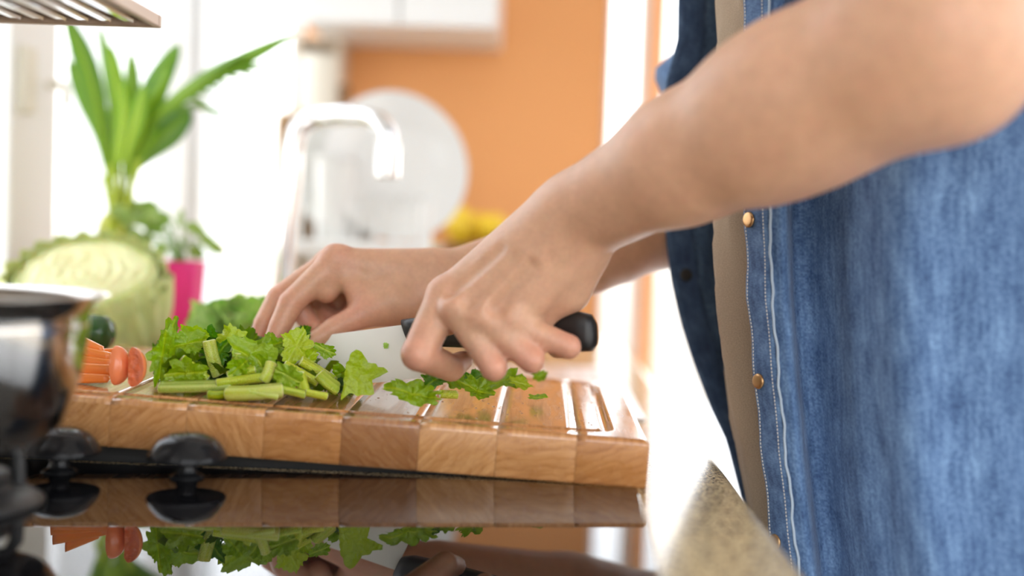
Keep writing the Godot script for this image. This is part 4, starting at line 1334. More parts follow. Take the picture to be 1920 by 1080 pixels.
# ------------------------------------------------------------------ a body as one surface: tapered bones joined by a smooth minimum, meshed as surface nets
# bone: [from, to, radius there, radius here, blend, (flat direction, flat factor)]
func skin_over(bones: Array, frame: Transform3D, reach: float, cell: float, out: Array, tint: Callable) -> void:
	# the box round all bones, in the frame's own axes; reach cuts it off behind the frame's origin
	var lo_all := Vector3.ONE * 9.0
	var hi_all := -lo_all
	var to := frame.affine_inverse()
	for q in bones:
		for e in 2:
			var c: Vector3 = to * (q[e] as Vector3)
			c.x = maxf(c.x, -reach)
			lo_all = lo_all.min(c - Vector3.ONE * (q[2 + e] + 3.0 * cell))
			hi_all = hi_all.max(c + Vector3.ONE * (q[2 + e] + 3.0 * cell))
	lo_all.x = maxf(lo_all.x, -reach)
	lo_all.y = maxf(lo_all.y, -0.30 if reach < 1.0 else -9.0)
	hi_all.y = minf(hi_all.y, 0.30 if reach < 1.0 else 9.0)
	frame = frame * Transform3D(Basis(), lo_all)
	var size := hi_all - lo_all
	var nx := int(size.x / cell)
	var ny := int(size.y / cell)
	var nz := int(size.z / cell)
	var F := PackedFloat32Array()
	F.resize(nx * ny * nz)
	F.fill(1.0)
	var touched := PackedByteArray()
	touched.resize(nx * ny * nz)
	var inv := frame.affine_inverse()
	var near := 4.0 * cell
	for q in bones:
		var a: Vector3 = inv * (q[0] as Vector3)
		var b: Vector3 = inv * (q[1] as Vector3)
		var ra: float = q[2]
		var rb: float = q[3]
		var k: float = maxf(q[4], 0.0004)
		var fd := Vector3.ZERO
		var fs := 0.0
		if q.size() > 5:
			fd = (inv.basis * (q[5] as Vector3)).normalized()
			fs = 1.0 / q[6] - 1.0
		var sgn := 1.0
		if q.size() > 7: sgn = -1.0
		var ba := b - a
		var sba := ba + fd * (ba.dot(fd) * fs)
		var bb := maxf(sba.length_squared(), 1e-9)
		var pad := Vector3.ONE * (maxf(ra, rb) + k + 2.5 * cell)
		var lo := (a.min(b) - pad) / cell
		var hi := (a.max(b) + pad) / cell
		var i0 := clampi(int(lo.x), 0, nx - 1)
		var i1 := clampi(int(hi.x) + 1, 0, nx - 1)
		var j0 := clampi(int(lo.y), 0, ny - 1)
		var j1 := clampi(int(hi.y) + 1, 0, ny - 1)
		var k0 := clampi(int(lo.z), 0, nz - 1)
		var k1 := clampi(int(hi.z) + 1, 0, nz - 1)
		var dr := rb - ra
		var ik := 1.0 / k
		var flat := fs != 0.0
		for kk in range(k0, k1 + 1):
			for jj in range(j0, j1 + 1):
				var at := (kk * ny + jj) * nx + i0
				var p := Vector3(i0 * cell, jj * cell, kk * cell) - a
				for ii in range(i0, i1 + 1):
					var e := p
					if flat: e = p + fd * (p.dot(fd) * fs)
					var t := clampf(e.dot(sba) / bb, 0.0, 1.0)
					e -= sba * t
					var l := e.length()
					var d := l - ra - dr * t
					if flat and l > 1e-6:
						var g := e.dot(fd) / l
						d /= sqrt(1.0 + g * g * fs * (fs + 2.0))
					p.x += cell
					var f := F[at]
					if sgn > 0.0:
						var h := k - absf(f - d)
						if h > 0.0:
							F[at] = minf(f, d) - h * h * 0.25 * ik
						elif d < f:
							F[at] = d
					else:
						var h := k - absf(f + d)
						if h > 0.0:
							F[at] = maxf(f, -d) + h * h * 0.25 * ik
						elif -d > f:
							F[at] = -d
					if d < near + k * 0.5: touched[at] = 1
					at += 1
	var sx := 1
	var sy := nx
	var sz := nx * ny
	var V: PackedVector3Array = out[0]
	var N: PackedVector3Array = out[1]
	var C: PackedColorArray = out[2]
	var I: PackedInt32Array = out[3]
	var id := PackedInt32Array()
	id.resize(F.size())
	id.fill(-1)
	var live := PackedInt32Array()
	var offs := [0, sx, sy, sx + sy, sz, sx + sz, sy + sz, sx + sy + sz]
	var last := F.size() - sx - sy - sz
	for at in last:
		if touched[at] == 0: continue
		var f0 := F[at]
		if absf(f0) > near: continue
		var i := at % nx
		var j := (at / nx) % ny
		if i >= nx - 1 or j >= ny - 1: continue
		var f1 := F[at + sx]
		var f2 := F[at + sy]
		var f3 := F[at + sx + sy]
		var f4 := F[at + sz]
		var f5 := F[at + sx + sz]
		var f6 := F[at + sy + sz]
		var f7 := F[at + sx + sy + sz]
		var neg := int(f0 < 0) + int(f1 < 0) + int(f2 < 0) + int(f3 < 0) + int(f4 < 0) + int(f5 < 0) + int(f6 < 0) + int(f7 < 0)
		if neg == 0 or neg == 8: continue
		var s := Vector3.ZERO
		var n := 0
		if (f0 < 0) != (f1 < 0): s += Vector3(f0 / (f0 - f1), 0, 0); n += 1
		if (f2 < 0) != (f3 < 0): s += Vector3(f2 / (f2 - f3), 1, 0); n += 1
		if (f4 < 0) != (f5 < 0): s += Vector3(f4 / (f4 - f5), 0, 1); n += 1
		if (f6 < 0) != (f7 < 0): s += Vector3(f6 / (f6 - f7), 1, 1); n += 1
		if (f0 < 0) != (f2 < 0): s += Vector3(0, f0 / (f0 - f2), 0); n += 1
		if (f1 < 0) != (f3 < 0): s += Vector3(1, f1 / (f1 - f3), 0); n += 1
		if (f4 < 0) != (f6 < 0): s += Vector3(0, f4 / (f4 - f6), 1); n += 1
		if (f5 < 0) != (f7 < 0): s += Vector3(1, f5 / (f5 - f7), 1); n += 1
		if (f0 < 0) != (f4 < 0): s += Vector3(0, 0, f0 / (f0 - f4)); n += 1
		if (f1 < 0) != (f5 < 0): s += Vector3(1, 0, f1 / (f1 - f5)); n += 1
		if (f2 < 0) != (f6 < 0): s += Vector3(0, 1, f2 / (f2 - f6)); n += 1
		if (f3 < 0) != (f7 < 0): s += Vector3(1, 1, f3 / (f3 - f7)); n += 1
		var kz := at / sz
		var w: Vector3 = frame * ((Vector3(i, j, kz) + s / n) * cell)
		var g := Vector3(f1 + f3 + f5 + f7 - f0 - f2 - f4 - f6, f2 + f3 + f6 + f7 - f0 - f1 - f4 - f5, f4 + f5 + f6 + f7 - f0 - f1 - f2 - f3)
		id[at] = V.size()
		live.append(at)
		V.append(w)
		N.append((frame.basis * g).normalized())
		C.append(tint.call(w))
	for at in live:
		var in0 := F[at] < 0
		for axis in 3:
			var e: int = [sx, sy, sz][axis]
			if (F[at + e] < 0) == in0: continue
			var u: int = [sy, sz, sx][axis]
			var v: int = [sz, sx, sy][axis]
			if at - u - v < 0: continue
			var a := id[at]
			var b := id[at - u]
			var c := id[at - u - v]
			var d := id[at - v]
			if a < 0 or b < 0 or c < 0 or d < 0: continue
			if in0: I.append_array([a, c, b, a, d, c])
			else: I.append_array([a, b, c, a, c, d])
	out[0] = V
	out[1] = N
	out[2] = C
	out[3] = I

func chain(list: Array, p: Array, r: Array, k: Array) -> void:       # a finger: bones through the points p
	for i in p.size() - 1:
		list.append([p[i], p[i + 1], r[i], r[i + 1], k[i]])

var near_arm := []
var far_arm := []
var red_spots := []          # [where, reach, strength]

func person() -> void:
	var o := thing("person", "person in an open blue denim shirt over a tan t-shirt, chopping greens with a knife", "person", Vector3(0.40, -0.9, -1.12))
	var back := o.transform.affine_inverse()
	# ================= near hand (holds the knife) and arm
	var B := near_arm
	var elbow := P(1752, 62, 0.80)
	var wrist := P(1082, 400, 0.970)
	var heel := P(1040, 455, 0.975)
	# forearm: thick near the elbow, flat at the wrist
	B.append([elbow, elbow.lerp(wrist, 0.38), 0.060, 0.0575, 0.02])
	B.append([elbow.lerp(wrist, 0.34), elbow.lerp(wrist, 0.66), 0.0575, 0.0455, 0.02])
	B.append([elbow.lerp(wrist, 0.64), wrist, 0.0455, 0.0325, 0.02])
	B.append([elbow + Vector3(0, -0.008, 0), elbow.lerp(wrist, 0.45) + Vector3(0, -0.006, 0.004), 0.056, 0.048, 0.02])
	B.append([elbow, P(1890, -330, 0.83), 0.058, 0.062, 0.03])
	B.append([elbow + Vector3(0.012, -0.022, 0.0), elbow + Vector3(-0.03, -0.022, 0.0), 0.036, 0.032, 0.03])
	B.append([P(1115, 432, 0.985), P(1200, 385, 0.965), 0.019, 0.022, 0.018])       # ulnar side of the wrist
	# metacarpals: forefinger, middle, ring, little
	var mcp := [P(836, 556, 0.992), P(858, 582, 0.972), P(902, 594, 0.966), P(958, 606, 0.966)]
	var carp := [P(1035, 410, 0.985), P(1050, 425, 0.972), P(1064, 442, 0.968), P(1078, 462, 0.972)]
	for i in 4:
		B.append([carp[i], mcp[i], 0.0235 - 0.001 * i, [0.0145, 0.0135, 0.0130, 0.0125][i], 0.012])
	B.append([wrist, P(960, 500, 0.985), 0.029, 0.020, 0.016])
	B.append([P(1070, 470, 0.988), P(1010, 590, 0.990), 0.024, 0.015, 0.015])       # heel of the hand
	B.append([P(1085, 480, 0.988), P(1068, 545, 0.992), 0.021, 0.018, 0.015])
	B.append([P(960, 480, 1.012), P(890, 560, 1.020), 0.022, 0.018, 0.015])         # palm, far side
	# fingers
	var pip := [P(784, 664, 0.966), P(926, 690, 0.958), P(997, 676, 0.956), P(1066, 650, 0.962)]
	var dip := [P(846, 690, 1.002), P(925, 668, 0.990), P(990, 660, 0.986), P(1046, 652, 0.988)]
	var tipp := [P(868, 676, 1.018), P(912, 634, 1.012), P(974, 632, 1.006), P(1024, 630, 1.006)]
	var rad := [[0.0160, 0.0136, 0.0112, 0.0085], [0.0132, 0.0104, 0.0098, 0.0082], [0.0125, 0.0100, 0.0094, 0.0080], [0.0118, 0.0098, 0.0086, 0.0074]]
	for i in [3, 2, 1, 0]:
		chain(B, [mcp[i], pip[i], dip[i], tipp[i]], rad[i], [0.006, 0.0018, 0.0012])
		# the knuckle's own bump and the swelling at the middle joint
		B.append([mcp[i] + Vector3(0.0, 0.003, 0.003), mcp[i] + Vector3(0.002, 0.004, 0.004), 0.0100, 0.0100, 0.010])
	for i in 3:
		var m1: Vector3 = mcp[i].lerp(mcp[i + 1], 0.5)
		var out_dir := Vector3(0.0, 0.55, 0.84)
		B.append([m1 + out_dir * 0.0185, m1.lerp(carp[i].lerp(carp[i + 1], 0.5), 0.45) + out_dir * 0.026, 0.0055, 0.004, 0.007, Vector3.UP, 0.999, -1])
	# thumb, wrapped round the far side of the handle
	chain(B, [P(1000, 450, 1.010), P(905, 540, 1.030), P(856, 590, 1.030), P(840, 610, 1.020)], [0.020, 0.0135, 0.0110, 0.0090], [0.012, 0.003, 0.002])
	red_spots = []
	for i in 4:
		red_spots.append([mcp[i], 0.016, 0.30])
		red_spots.append([pip[i], 0.020, 0.55])
	# ================= far hand (holds the greens)
	var A := far_arm
	var felbow := P(1320, 400, 1.33)
	var fwrist := P(835, 530, 1.180)
	A.append([felbow, felbow.lerp(fwrist, 0.5), 0.050, 0.043, 0.02])
	A.append([felbow.lerp(fwrist, 0.4), fwrist, 0.044, 0.0285, 0.02])
	A.append([fwrist + Vector3(0, -0.012, 0.002), felbow.lerp(fwrist, 0.5) + Vector3(0, -0.01, 0), 0.024, 0.036, 0.02])
	A.append([felbow, P(1440, -60, 1.32), 0.050, 0.058, 0.03])
	var fm := [P(628, 490, 1.150), P(618, 492, 1.176), P(622, 500, 1.198), P(640, 512, 1.216)]
	for i in 4:
		A.append([P(800, 512 + 6 * i, 1.170 + 0.010 * i), fm[i], 0.0225, 0.0135, 0.012])
	A.append([fwrist, P(700, 540, 1.165), 0.027, 0.022, 0.014])
	A.append([P(790, 560, 1.160), P(690, 576, 1.142), 0.023, 0.0175, 0.014])       # ball of the thumb
	var fp := [P(546, 568, 1.130), P(522, 558, 1.160), P(562, 566, 1.186), P(600, 560, 1.206)]
	var fd := [P(525, 612, 1.122), P(495, 606, 1.146), P(572, 594, 1.156), P(610, 588, 1.182)]
	var ft := [P(508, 650, 1.114), P(481, 642, 1.140), P(592, 616, 1.138), P(634, 606, 1.166)]
	var frad := [[0.0135, 0.0118, 0.0104, 0.0085], [0.0130, 0.0112, 0.0098, 0.0082], [0.0125, 0.0108, 0.0098, 0.0084], [0.0115, 0.0098, 0.0090, 0.0078]]
	for i in [3, 2, 1, 0]:
		chain(A, [fm[i], fp[i], fd[i], ft[i]], frad[i], [0.006, 0.0016, 0.0012])
		red_spots.append([fp[i], 0.018, 0.45])
		red_spots.append([ft[i], 0.026, 0.6])
	A.append([fm[0] + Vector3(0, 0.004, 0), fm[0] + Vector3(0.004, 0.004, 0.001), 0.0115, 0.0115, 0.008])
	A.append([fm[0] + Vector3(0, -0.004, 0), P(612, 545, 1.146), 0.0135, 0.0120, 0.006])
	red_spots.append([fm[0], 0.018, 0.5])
	chain(A, [P(735, 566, 1.142), P(682, 588, 1.128), P(624, 618, 1.116), P(580, 644, 1.108)], [0.0165, 0.0125, 0.0108, 0.0082], [0.012, 0.003, 0.002])
	red_spots.append([P(660, 600, 1.12), 0.03, 0.4])
	A.append([P(650, 520, 1.146), P(680, 566, 1.138), 0.0085, 0.0105, 0.010])      # web between thumb and forefinger
	A.append([P(780, 550, 1.196), P(668, 548, 1.206), 0.022, 0.019, 0.012])
	A.append([P(760, 580, 1.180), P(670, 585, 1.182), 0.018, 0.014, 0.012])
	A.append([P(632, 566, 1.205), P(650, 580, 1.200), 0.0125, 0.0125, 0.008])
	# ================= trunk, neck, head, legs: mostly under cloth or above the picture
	var T := []
	var hip := Vector3(0.44, 0.02, -1.12)
	var chest := Vector3(0.40, 0.40, -1.12)
	var neck := Vector3(0.385, 0.66, -1.12)
	for s in [-1, 1]:
		T.append([hip + Vector3(0, 0, 0.07 * s), chest + Vector3(0, 0, 0.080 * s), 0.105, 0.108, 0.06])
		T.append([chest + Vector3(0, 0.02, 0.08 * s), Vector3(0.40, 0.57, -1.12 + 0.15 * s), 0.11, 0.058, 0.06])
		T.append([hip + Vector3(0.01, -0.06, 0.085 * s), Vector3(0.45, -0.42, -1.12 + 0.10 * s), 0.088, 0.062, 0.04])
		T.append([Vector3(0.45, -0.42, -1.12 + 0.10 * s), Vector3(0.47, -0.82, -1.12 + 0.105 * s), 0.06, 0.042, 0.02])
		T.append([Vector3(0.47, -0.85, -1.12 + 0.105 * s), Vector3(0.33, -0.87, -1.12 + 0.12 * s), 0.036, 0.028, 0.02])
	T.append([neck + Vector3(0, -0.08, 0), neck + Vector3(-0.03, 0.07, 0), 0.066, 0.057, 0.03])
	var hd := neck + Vector3(-0.045, 0.17, 0)
	T.append([hd + Vector3(0.015, 0.035, 0), hd + Vector3(-0.015, 0.02, 0), 0.092, 0.085, 0.02])
	T.append([hd + Vector3(-0.03, -0.03, 0), hd + Vector3(-0.048, -0.075, 0), 0.062, 0.038, 0.03])
	T.append([hd + Vector3(-0.098, 0.012, 0), hd + Vector3(-0.122, -0.022, 0), 0.010, 0.014, 0.012])      # nose
	T.append([hd + Vector3(-0.094, -0.052, -0.012), hd + Vector3(-0.094, -0.052, 0.012), 0.010, 0.010, 0.010])   # lips
	for s in [-1, 1]:
		T.append([hd + Vector3(0.01, 0.005, 0.088 * s), hd + Vector3(0.014, 0.035, 0.094 * s), 0.010, 0.015, 0.006, Vector3(0.3, 0, s), 0.5])   # ears
		T.append([hd + Vector3(-0.09, 0.028, 0.032 * s), hd + Vector3(-0.086, 0.026, 0.04 * s), 0.012, 0.011, 0.008])
		var el: Vector3 = elbow if s > 0 else felbow
		T.append([Vector3(0.40, 0.56, -1.12 + 0.17 * s), (P(1890, -330, 0.83) if s > 0 else P(1440, -60, 1.32)), 0.066, 0.059, 0.04])
		T.append([(P(1890, -330, 0.83) if s > 0 else P(1440, -60, 1.32)), el, 0.058, 0.050, 0.02])
	var mott := noise(22.0, FastNoiseLite.TYPE_SIMPLEX_SMOOTH, 3, 9)
	var base := Color(0.66, 0.375, 0.235)
	var ruddy := Color(0.70, 0.30, 0.21)
	var tint := func(w: Vector3) -> Color:
		var r := 0.0
		for q in red_spots:
			var d: float = w.distance_squared_to(q[0]) / (q[1] * q[1])
			if d < 4.0: r = maxf(r, minf(1.0, 1.25 * q[2]) * exp(-d))
		var n := mott.get_noise_3dv(w)
		var c := base.lerp(ruddy, clampf(r + 0.22 * n, 0.0, 1.0))
		return c * (1.0 + 0.10 * mott.get_noise_3dv(w * 2.7 + Vector3.ONE))
	var out := [PackedVector3Array(), PackedVector3Array(), PackedColorArray(), PackedInt32Array()]
	skin_over(near_arm, grid_frame(elbow, wrist), 0.14, 0.0030, out, tint)
	skin_over(far_arm, grid_frame(felbow, fwrist), 0.08, 0.0030, out, tint)
	skin_over(T, Transform3D(), 9.0, 0.013, out, tint)
	var v: PackedVector3Array = out[0]
	for i in v.size(): v[i] = back * v[i]
	var body := put("body", arrays_mesh(v, out[1], null, out[2], out[3]), M["skin"], o)
	clothes(o, back, hd)
	arm_hair(o, back, elbow, wrist, felbow, fwrist)

# axes whose x runs from the elbow towards the wrist
func grid_frame(e: Vector3, w: Vector3) -> Transform3D:
	var x := (w - e).normalized()
	var z := x.cross(Vector3.UP).normalized()
	var y := z.cross(x)
	var b := Basis(x, y, z)
	return Transform3D(b, e)

func arm_hair(o: Node3D, back: Transform3D, elbow: Vector3, wrist: Vector3, felbow: Vector3, fwrist: Vector3) -> void:
	rng.seed = 99
	for q in [[elbow, wrist, 0.050, 0.0325, near_arm], [felbow, fwrist, 0.046, 0.030, far_arm]]:
		var st := SurfaceTool.new()
		st.begin(Mesh.PRIMITIVE_TRIANGLES)
		var x: Vector3 = (q[1] - q[0]).normalized()
		var y := x.cross(Vector3(0.2, 0.3, 1)).normalized()
		var z := x.cross(y)
		for k in 1500:
			var t := rng.randf_range(0.1, 1.0)
			var a := rng.randf() * TAU
			var d := y * cos(a) + z * sin(a)
			# walk out from the middle of the arm until the skin
			var p: Vector3 = q[0].lerp(q[1], t)
			var r := 0.02
			while r < 0.07 and inside(q[4], p + d * r): r += 0.0015
			var root := p + d * (r - 0.001)
			var lean := (x * 0.9 + d * rng.randf_range(0.12, 0.35) + Vector3.DOWN * 0.35 + Vector3(rng.randf_range(-.25, .25), rng.randf_range(-.25, .25), rng.randf_range(-.25, .25))).normalized()
			var l := rng.randf_range(0.004, 0.009)
			var s := lean.cross(d).normalized() * 0.00005
			var u := lean.cross(s).normalized() * 0.00005
			var tip := root + lean * l
			for tri in [[root + s, root - s, tip], [root + u, root - u, tip]]:
				for w in tri: st.add_vertex(back * w)
		st.generate_normals()
		var h := put("arm_hair", st.commit(), M["arm hair"], o)
		h.set_meta("kind", "stuff")

func inside(bones: Array, p: Vector3) -> bool:
	for q in bones:
		var ba: Vector3 = q[1] - q[0]
		var t := clampf((p - q[0]).dot(ba) / maxf(ba.length_squared(), 1e-9), 0.0, 1.0)
		if p.distance_to(q[0] + ba * t) < lerpf(q[2], q[3], t): return true
	return false

# ------------------------------------------------------------------ clothes
func track(list: Array, y: float) -> float:             # list of [pixel y, pixel x]
	for i in list.size() - 1:
		if y <= list[i + 1][0] or i == list.size() - 2:
			return lerpf(list[i][1], list[i + 1][1], (y - list[i][0]) / (list[i + 1][0] - list[i][0]))
	return 0.0

# the shirt's cross-section at picture height y: from the near front edge round the back to the far front edge
func shirt_row(y: float, inset := 0.0) -> Array:
	var e := P(track([[-900, 1392], [0, 1394], [200, 1393], [420, 1397], [560, 1402], [700, 1414], [830, 1426], [960, 1440], [1500, 1500]], y), y, 1.035)
	var g := P(track([[-900, 1290], [0, 1272], [90, 1252], [190, 1244], [440, 1249], [540, 1258], [640, 1276], [730, 1299], [830, 1329], [900, 1356], [1500, 1480]], y), y, 1.245)
	var h: float = e.y
	var belly := 0.014 * exp(-pow((h - 0.12) / 0.2, 2.0))
	var cx := 0.405 + 0.02 * smoothstep(0.3, -0.3, h)
	var zc := -1.12
	var b := 0.207 + 0.01 * smoothstep(0.2, 0.45, h) + 0.022 * smoothstep(0.10, -0.25, h)
	return [e,
		Vector3(e.x + 0.016, h, -1.010),
		Vector3(e.x + 0.028, h, -1.006),
		Vector3(e.x + 0.043, h, -1.044),
		Vector3(e.x + 0.060, h, -1.036),
		Vector3(e.x + 0.076, h, -0.982),
		Vector3(e.x + 0.096, h, -0.934),
		Vector3(lerpf(e.x, cx, 0.62), h, zc + b * 0.93),
		Vector3(cx, h, zc + b),
		Vector3(cx + 0.105, h, zc + b * 0.84),
		Vector3(cx + 0.178 + belly, h, zc),
		Vector3(cx + 0.105, h, zc - b * 0.84),
		Vector3(cx, h, zc - b),
		Vector3(lerpf(0.19, cx, 0.5), h, zc - b * 0.95),
		Vector3(g.x + 0.065, h, -1.272),
		Vector3(g.x + 0.030, h, -1.258), g + Vector3(0, h - g.y, 0)]

func clothes(o: Node3D, back: Transform3D, hd: Vector3) -> void:
	var y0 := -1080.0
	var y1 := 1700.0
	var nv := 90
	var fold := noise(3.2, FastNoiseLite.TYPE_SIMPLEX_SMOOTH, 2, 51)
	var crease := noise(11.0, FastNoiseLite.TYPE_SIMPLEX_SMOOTH, 3, 52)
	var rows := []
	for j in nv + 1:
		rows.append(spline(shirt_row(lerpf(y0, y1, float(j) / nv)), 9))
	var nu: int = rows[0].size() - 1
	# length round the cloth at the middle row, for the weave
	var len := [0.0]
	for i in nu: len.append(len[i] + (rows[45][i + 1] as Vector3).distance_to(rows[45][i]))
	var cloth := func(i: int, j: int) -> Vector3:
		var p: Vector3 = rows[j][i]
		var q: Vector3 = rows[j][mini(i + 1, nu)] - rows[j][maxi(i - 1, 0)]
		var n := Vector3(q.z, 0, -q.x).normalized() * -1.0
		var s: float = len[i]
		var amp := smoothstep(0.05, 0.14, s)
		var w := 0.0045 * fold.get_noise_2d(s * 3.2, p.y * 0.55 + s * 0.6) * amp + 0.0011 * crease.get_noise_2d(s * 2.0, p.y * 0.8) * (0.3 + 0.7 * amp)
		if s < 0.05: w += 0.0012 * sin(p.y * 95.0) * smoothstep(0.05, 0.0, s)
		return p + n * w
	for pass_ in 1:
		var v := PackedVector3Array()
		var uv := PackedVector2Array()
		var col := PackedColorArray()
		var idx := PackedInt32Array()
		for side in 2:
			for j in nv + 1:
				for i in nu + 1:
					var p: Vector3 = cloth.call(i, j)
					if side:
						var q: Vector3 = rows[j][mini(i + 1, nu)] - rows[j][maxi(i - 1, 0)]
						p += Vector3(q.z, 0, -q.x).normalized() * 0.0013
					v.append(back * p)
					uv.append(Vector2(len[i] / 0.2, p.y / 0.2))
					var edge := minf(len[i], len[nu] - len[i])
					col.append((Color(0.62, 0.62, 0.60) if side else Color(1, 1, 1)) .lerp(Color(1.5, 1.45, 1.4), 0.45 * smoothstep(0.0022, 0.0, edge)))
		var w := nu + 1
		var half := (nv + 1) * w
		for j in nv:
			for i in nu:
				var p := j * w + i
				idx.append_array([p, p + w + 1, p + w, p, p + 1, p + w + 1])
				idx.append_array([half + p, half + p + w, half + p + w + 1, half + p, half + p + w + 1, half + p + 1])
			for i in [0, nu]:
				var p: int = j * w + i
				idx.append_array([p, p + w, half + p + w, p, half + p + w, half + p])
		var st := SurfaceTool.new()
		st.begin(Mesh.PRIMITIVE_TRIANGLES)
		st.set_smooth_group(0)
		for t in idx:
			st.set_uv(uv[t])
			st.set_color(col[t])
			st.add_vertex(v[t])
		st.index()
		st.generate_normals()
		var shirt := put("denim_shirt", st.commit(), M["denim"], o)
		shirt.set_meta("label", "open blue denim shirt")
		shirt_details(o, shirt, back, cloth, nu, nv, len, y0, y1)
	# t-shirt
	var tk := noise(5.0, FastNoiseLite.TYPE_SIMPLEX_SMOOTH, 2, 61)
	var trows := []
	for j in 61:
		var y := lerpf(-1000.0, 1500.0, j / 60.0)
		var c := P(track([[-900, 1350], [0, 1352], [200, 1358], [420, 1352], [600, 1356], [800, 1376], [900, 1398], [1500, 1480]], y), y, 1.13)
		var q := []
		for p in spline([Vector3(0.44, c.y, -0.965), Vector3(0.345, c.y, -0.985), Vector3(c.x + 0.080, c.y, -1.065), Vector3(c.x + 0.022, c.y, -1.09), Vector3(c.x + 0.0, c.y, -1.12), Vector3(c.x + 0.008, c.y, -1.175), Vector3(c.x + 0.045, c.y, -1.23), Vector3(0.33, c.y, -1.29), Vector3(0.44, c.y, -1.285), Vector3(0.54, c.y, -1.22), Vector3(0.555, c.y, -1.12), Vector3(0.54, c.y, -1.02), Vector3(0.44, c.y, -0.965)], 7):
			q.append(p)
		trows.append(q)
	var tn: int = trows[0].size() - 1
	put("t_shirt", sheet(tn, 60, func(u, v):
		var j := roundi(v * 60)
		var i := roundi(u * tn)
		var p: Vector3 = trows[j][i]
		var w := 0.006 * tk.get_noise_2d(p.z * 8.0 + p.y * 1.5, p.y * 0.8) + 0.004 * sin(p.z * 95.0 + p.y * 9.0) * smoothstep(0.26, 0.2, p.x)
		return back * (p + Vector3(-w, 0, 0)), true), M["jersey"], o)
	# sleeves, trousers, shoes
	for s in [-1, 1]:
		var sh := Vector3(0.41, 0.57, -1.12 + 0.19 * s)
		var hem := P(1880, -250, 0.83) if s > 0 else P(1322, 225, 1.33)
		put("sleeve", tube(spline([sh + Vector3(0.01, 0.04, -0.10 * s), sh, sh.lerp(hem, 0.5), hem], 6), [0.09, 0.092, 0.094, 0.094, 0.094, 0.092, 0.09, 0.088, 0.086, 0.084, 0.082, 0.08, 0.078, 0.077, 0.076, 0.076, 0.076, 0.076, 0.077], 28, 1.0, Vector3.UP, 0.0, func(_u, _v): return Color.WHITE), M["denim"], o).transform = back
		put("trouser_leg", tube(spline([Vector3(0.45, -0.10, -1.12 + 0.085 * s), Vector3(0.455, -0.42, -1.12 + 0.10 * s), Vector3(0.475, -0.84, -1.12 + 0.105 * s)], 8), [0.100, 0.104, 0.104, 0.101, 0.097, 0.092, 0.086, 0.082, 0.078, 0.076, 0.074, 0.072, 0.07, 0.068, 0.066, 0.064, 0.064], 24), M["dark trousers"], o).transform = back
		put("shoe", tube(spline([Vector3(0.50, -0.86, -1.12 + 0.105 * s), Vector3(0.43, -0.858, -1.12 + 0.11 * s), Vector3(0.31, -0.872, -1.12 + 0.125 * s)], 6), [0.036, 0.041, 0.043, 0.043, 0.042, 0.041, 0.041, 0.042, 0.042, 0.04, 0.036, 0.03, 0.02], 20, 0.9), M["leather"], o).transform = back
	put("hair", sheet(32, 16, func(u, v):
		var a: float = u * TAU
		var e: float = lerpf(-0.35, PI / 2, v)
		var face := maxf(0.0, -cos(a)) ** 2 * (1.0 - smoothstep(0.35, 0.75, sin(e)))
		var r := 0.101 - 0.03 * face
		return back * (hd + Vector3(0.012, 0.036, 0) + Vector3(cos(a) * cos(e) * r * 1.08, sin(e) * r, -sin(a) * cos(e) * r)), true), M["hair"], o)

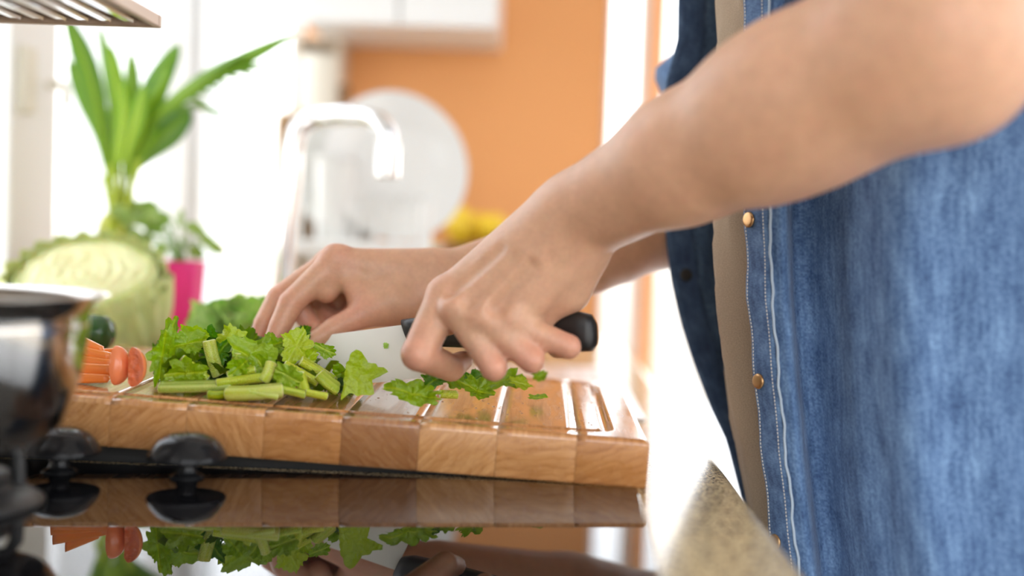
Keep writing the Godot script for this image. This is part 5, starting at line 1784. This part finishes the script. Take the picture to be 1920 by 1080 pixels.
func shirt_details(o: Node3D, shirt: Node3D, back: Transform3D, cloth: Callable, nu: int, nv: int, len: Array, y0: float, y1: float) -> void:
	# a point on the cloth: s metres in from the near front edge (negative: from the far one), at picture height y, raised by lift
	var on := func(s: float, y: float, lift: float) -> Vector3:
		var fj := (y - y0) / (y1 - y0) * nv
		var j := clampi(int(fj), 0, nv - 1)
		var target: float = s if s >= 0 else len[nu] + s
		var i := 0
		while i < nu - 1 and len[i + 1] < target: i += 1
		var t: float = (target - len[i]) / (len[i + 1] - len[i])
		var a: Vector3 = (cloth.call(i, j) as Vector3).lerp(cloth.call(i + 1, j), t)
		var b: Vector3 = (cloth.call(i, j + 1) as Vector3).lerp(cloth.call(i + 1, j + 1), t)
		var d: Vector3 = (cloth.call(i + 1, j) as Vector3) - cloth.call(i, j)
		var n := Vector3(-d.z, 0, d.x).normalized()
		return a.lerp(b, fj - j) + n * lift
	# front band of the near side: a raised strip with worn, slightly wavy edges
	for f in [[0.0005, 0.030, 1.0], [-0.031, -0.0005, -1.0]]:
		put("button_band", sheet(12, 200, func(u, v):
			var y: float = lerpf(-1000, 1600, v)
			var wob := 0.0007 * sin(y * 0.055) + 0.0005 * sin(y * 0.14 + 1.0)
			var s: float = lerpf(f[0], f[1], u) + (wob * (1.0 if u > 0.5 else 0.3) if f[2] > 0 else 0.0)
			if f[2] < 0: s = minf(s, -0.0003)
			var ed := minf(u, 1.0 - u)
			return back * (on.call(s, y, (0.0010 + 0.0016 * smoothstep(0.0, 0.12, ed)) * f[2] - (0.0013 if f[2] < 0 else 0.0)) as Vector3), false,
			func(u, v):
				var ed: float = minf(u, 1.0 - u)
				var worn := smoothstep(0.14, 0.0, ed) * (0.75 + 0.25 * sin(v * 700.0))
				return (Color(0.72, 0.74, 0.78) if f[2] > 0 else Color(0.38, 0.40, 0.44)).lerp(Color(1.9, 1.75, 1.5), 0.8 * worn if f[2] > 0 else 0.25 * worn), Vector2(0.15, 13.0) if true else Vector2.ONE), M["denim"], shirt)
	# the worn fold along the band's inner edge
	var seam := []
	for k in 150:
		var y := lerpf(-300.0, 1500.0, k / 149.0)
		seam.append(back * (on.call(0.0315 + 0.0009 * sin(y * 0.05) + 0.0005 * sin(y * 0.13), y, 0.0022) as Vector3))
	put("worn_seam", tube(seam, 0.0011, 8, 1.0, Vector3(0, 0, 1)), M["worn edge"], shirt)
	# stitching
	var st := SurfaceTool.new()
	st.begin(Mesh.PRIMITIVE_TRIANGLES)
	for s in [0.0045, 0.0255]:
		for k in 260:
			var y := -420.0 + k * 6.6
			var a: Vector3 = on.call(s, y, 0.0030)
			var b: Vector3 = on.call(s, y + 4.2, 0.0030)
			var t := b - a
			var w := t.cross(Vector3(-0.5, 0, 1)).normalized() * 0.0004
			var h := Vector3(-0.3, 0, 0.9).normalized() * 0.0004
			var r := [[a + w, b + w], [a + h, b + h], [a - w, b - w]]
			for e in 2:
				for q in [r[e][0], r[e + 1][1], r[e][1], r[e][0], r[e + 1][0], r[e + 1][1]]:
					st.add_vertex(back * q)
	st.generate_normals()
	var sm := put("stitching", st.commit(), M["stitching thread"], shirt)
	sm.set_meta("kind", "stuff")
	# metal snaps on the near edge, a stud on the inside of the far front
	var snap := lathe(smooth_profile([Vector2(0.0062, 0.0), Vector2(0.0066, 0.0010), Vector2(0.0058, 0.0022), Vector2(0.004, 0.0026), Vector2(0.0, 0.0027)], 4), 24)
	for y in [-160.0, 126.0, 412.0, 712.0, 1010.0]:
		var p: Vector3 = on.call(0.0095, y, 0.0026)
		var n: Vector3 = ((on.call(0.0095, y, 0.01) as Vector3) - p).normalized()
		put("snap_button", snap, M["brass"], shirt, back * Transform3D(Basis(Quaternion(Vector3.UP, n)), p))
	for y in [250.0, 532.0]:
		var p: Vector3 = on.call(-0.016, y, -0.0035)
		var n: Vector3 = ((on.call(-0.016, y, -0.01) as Vector3) - p).normalized()
		put("snap_button", snap, M["black iron"], shirt, back * Transform3D(Basis(Quaternion(Vector3.UP, n)), p))
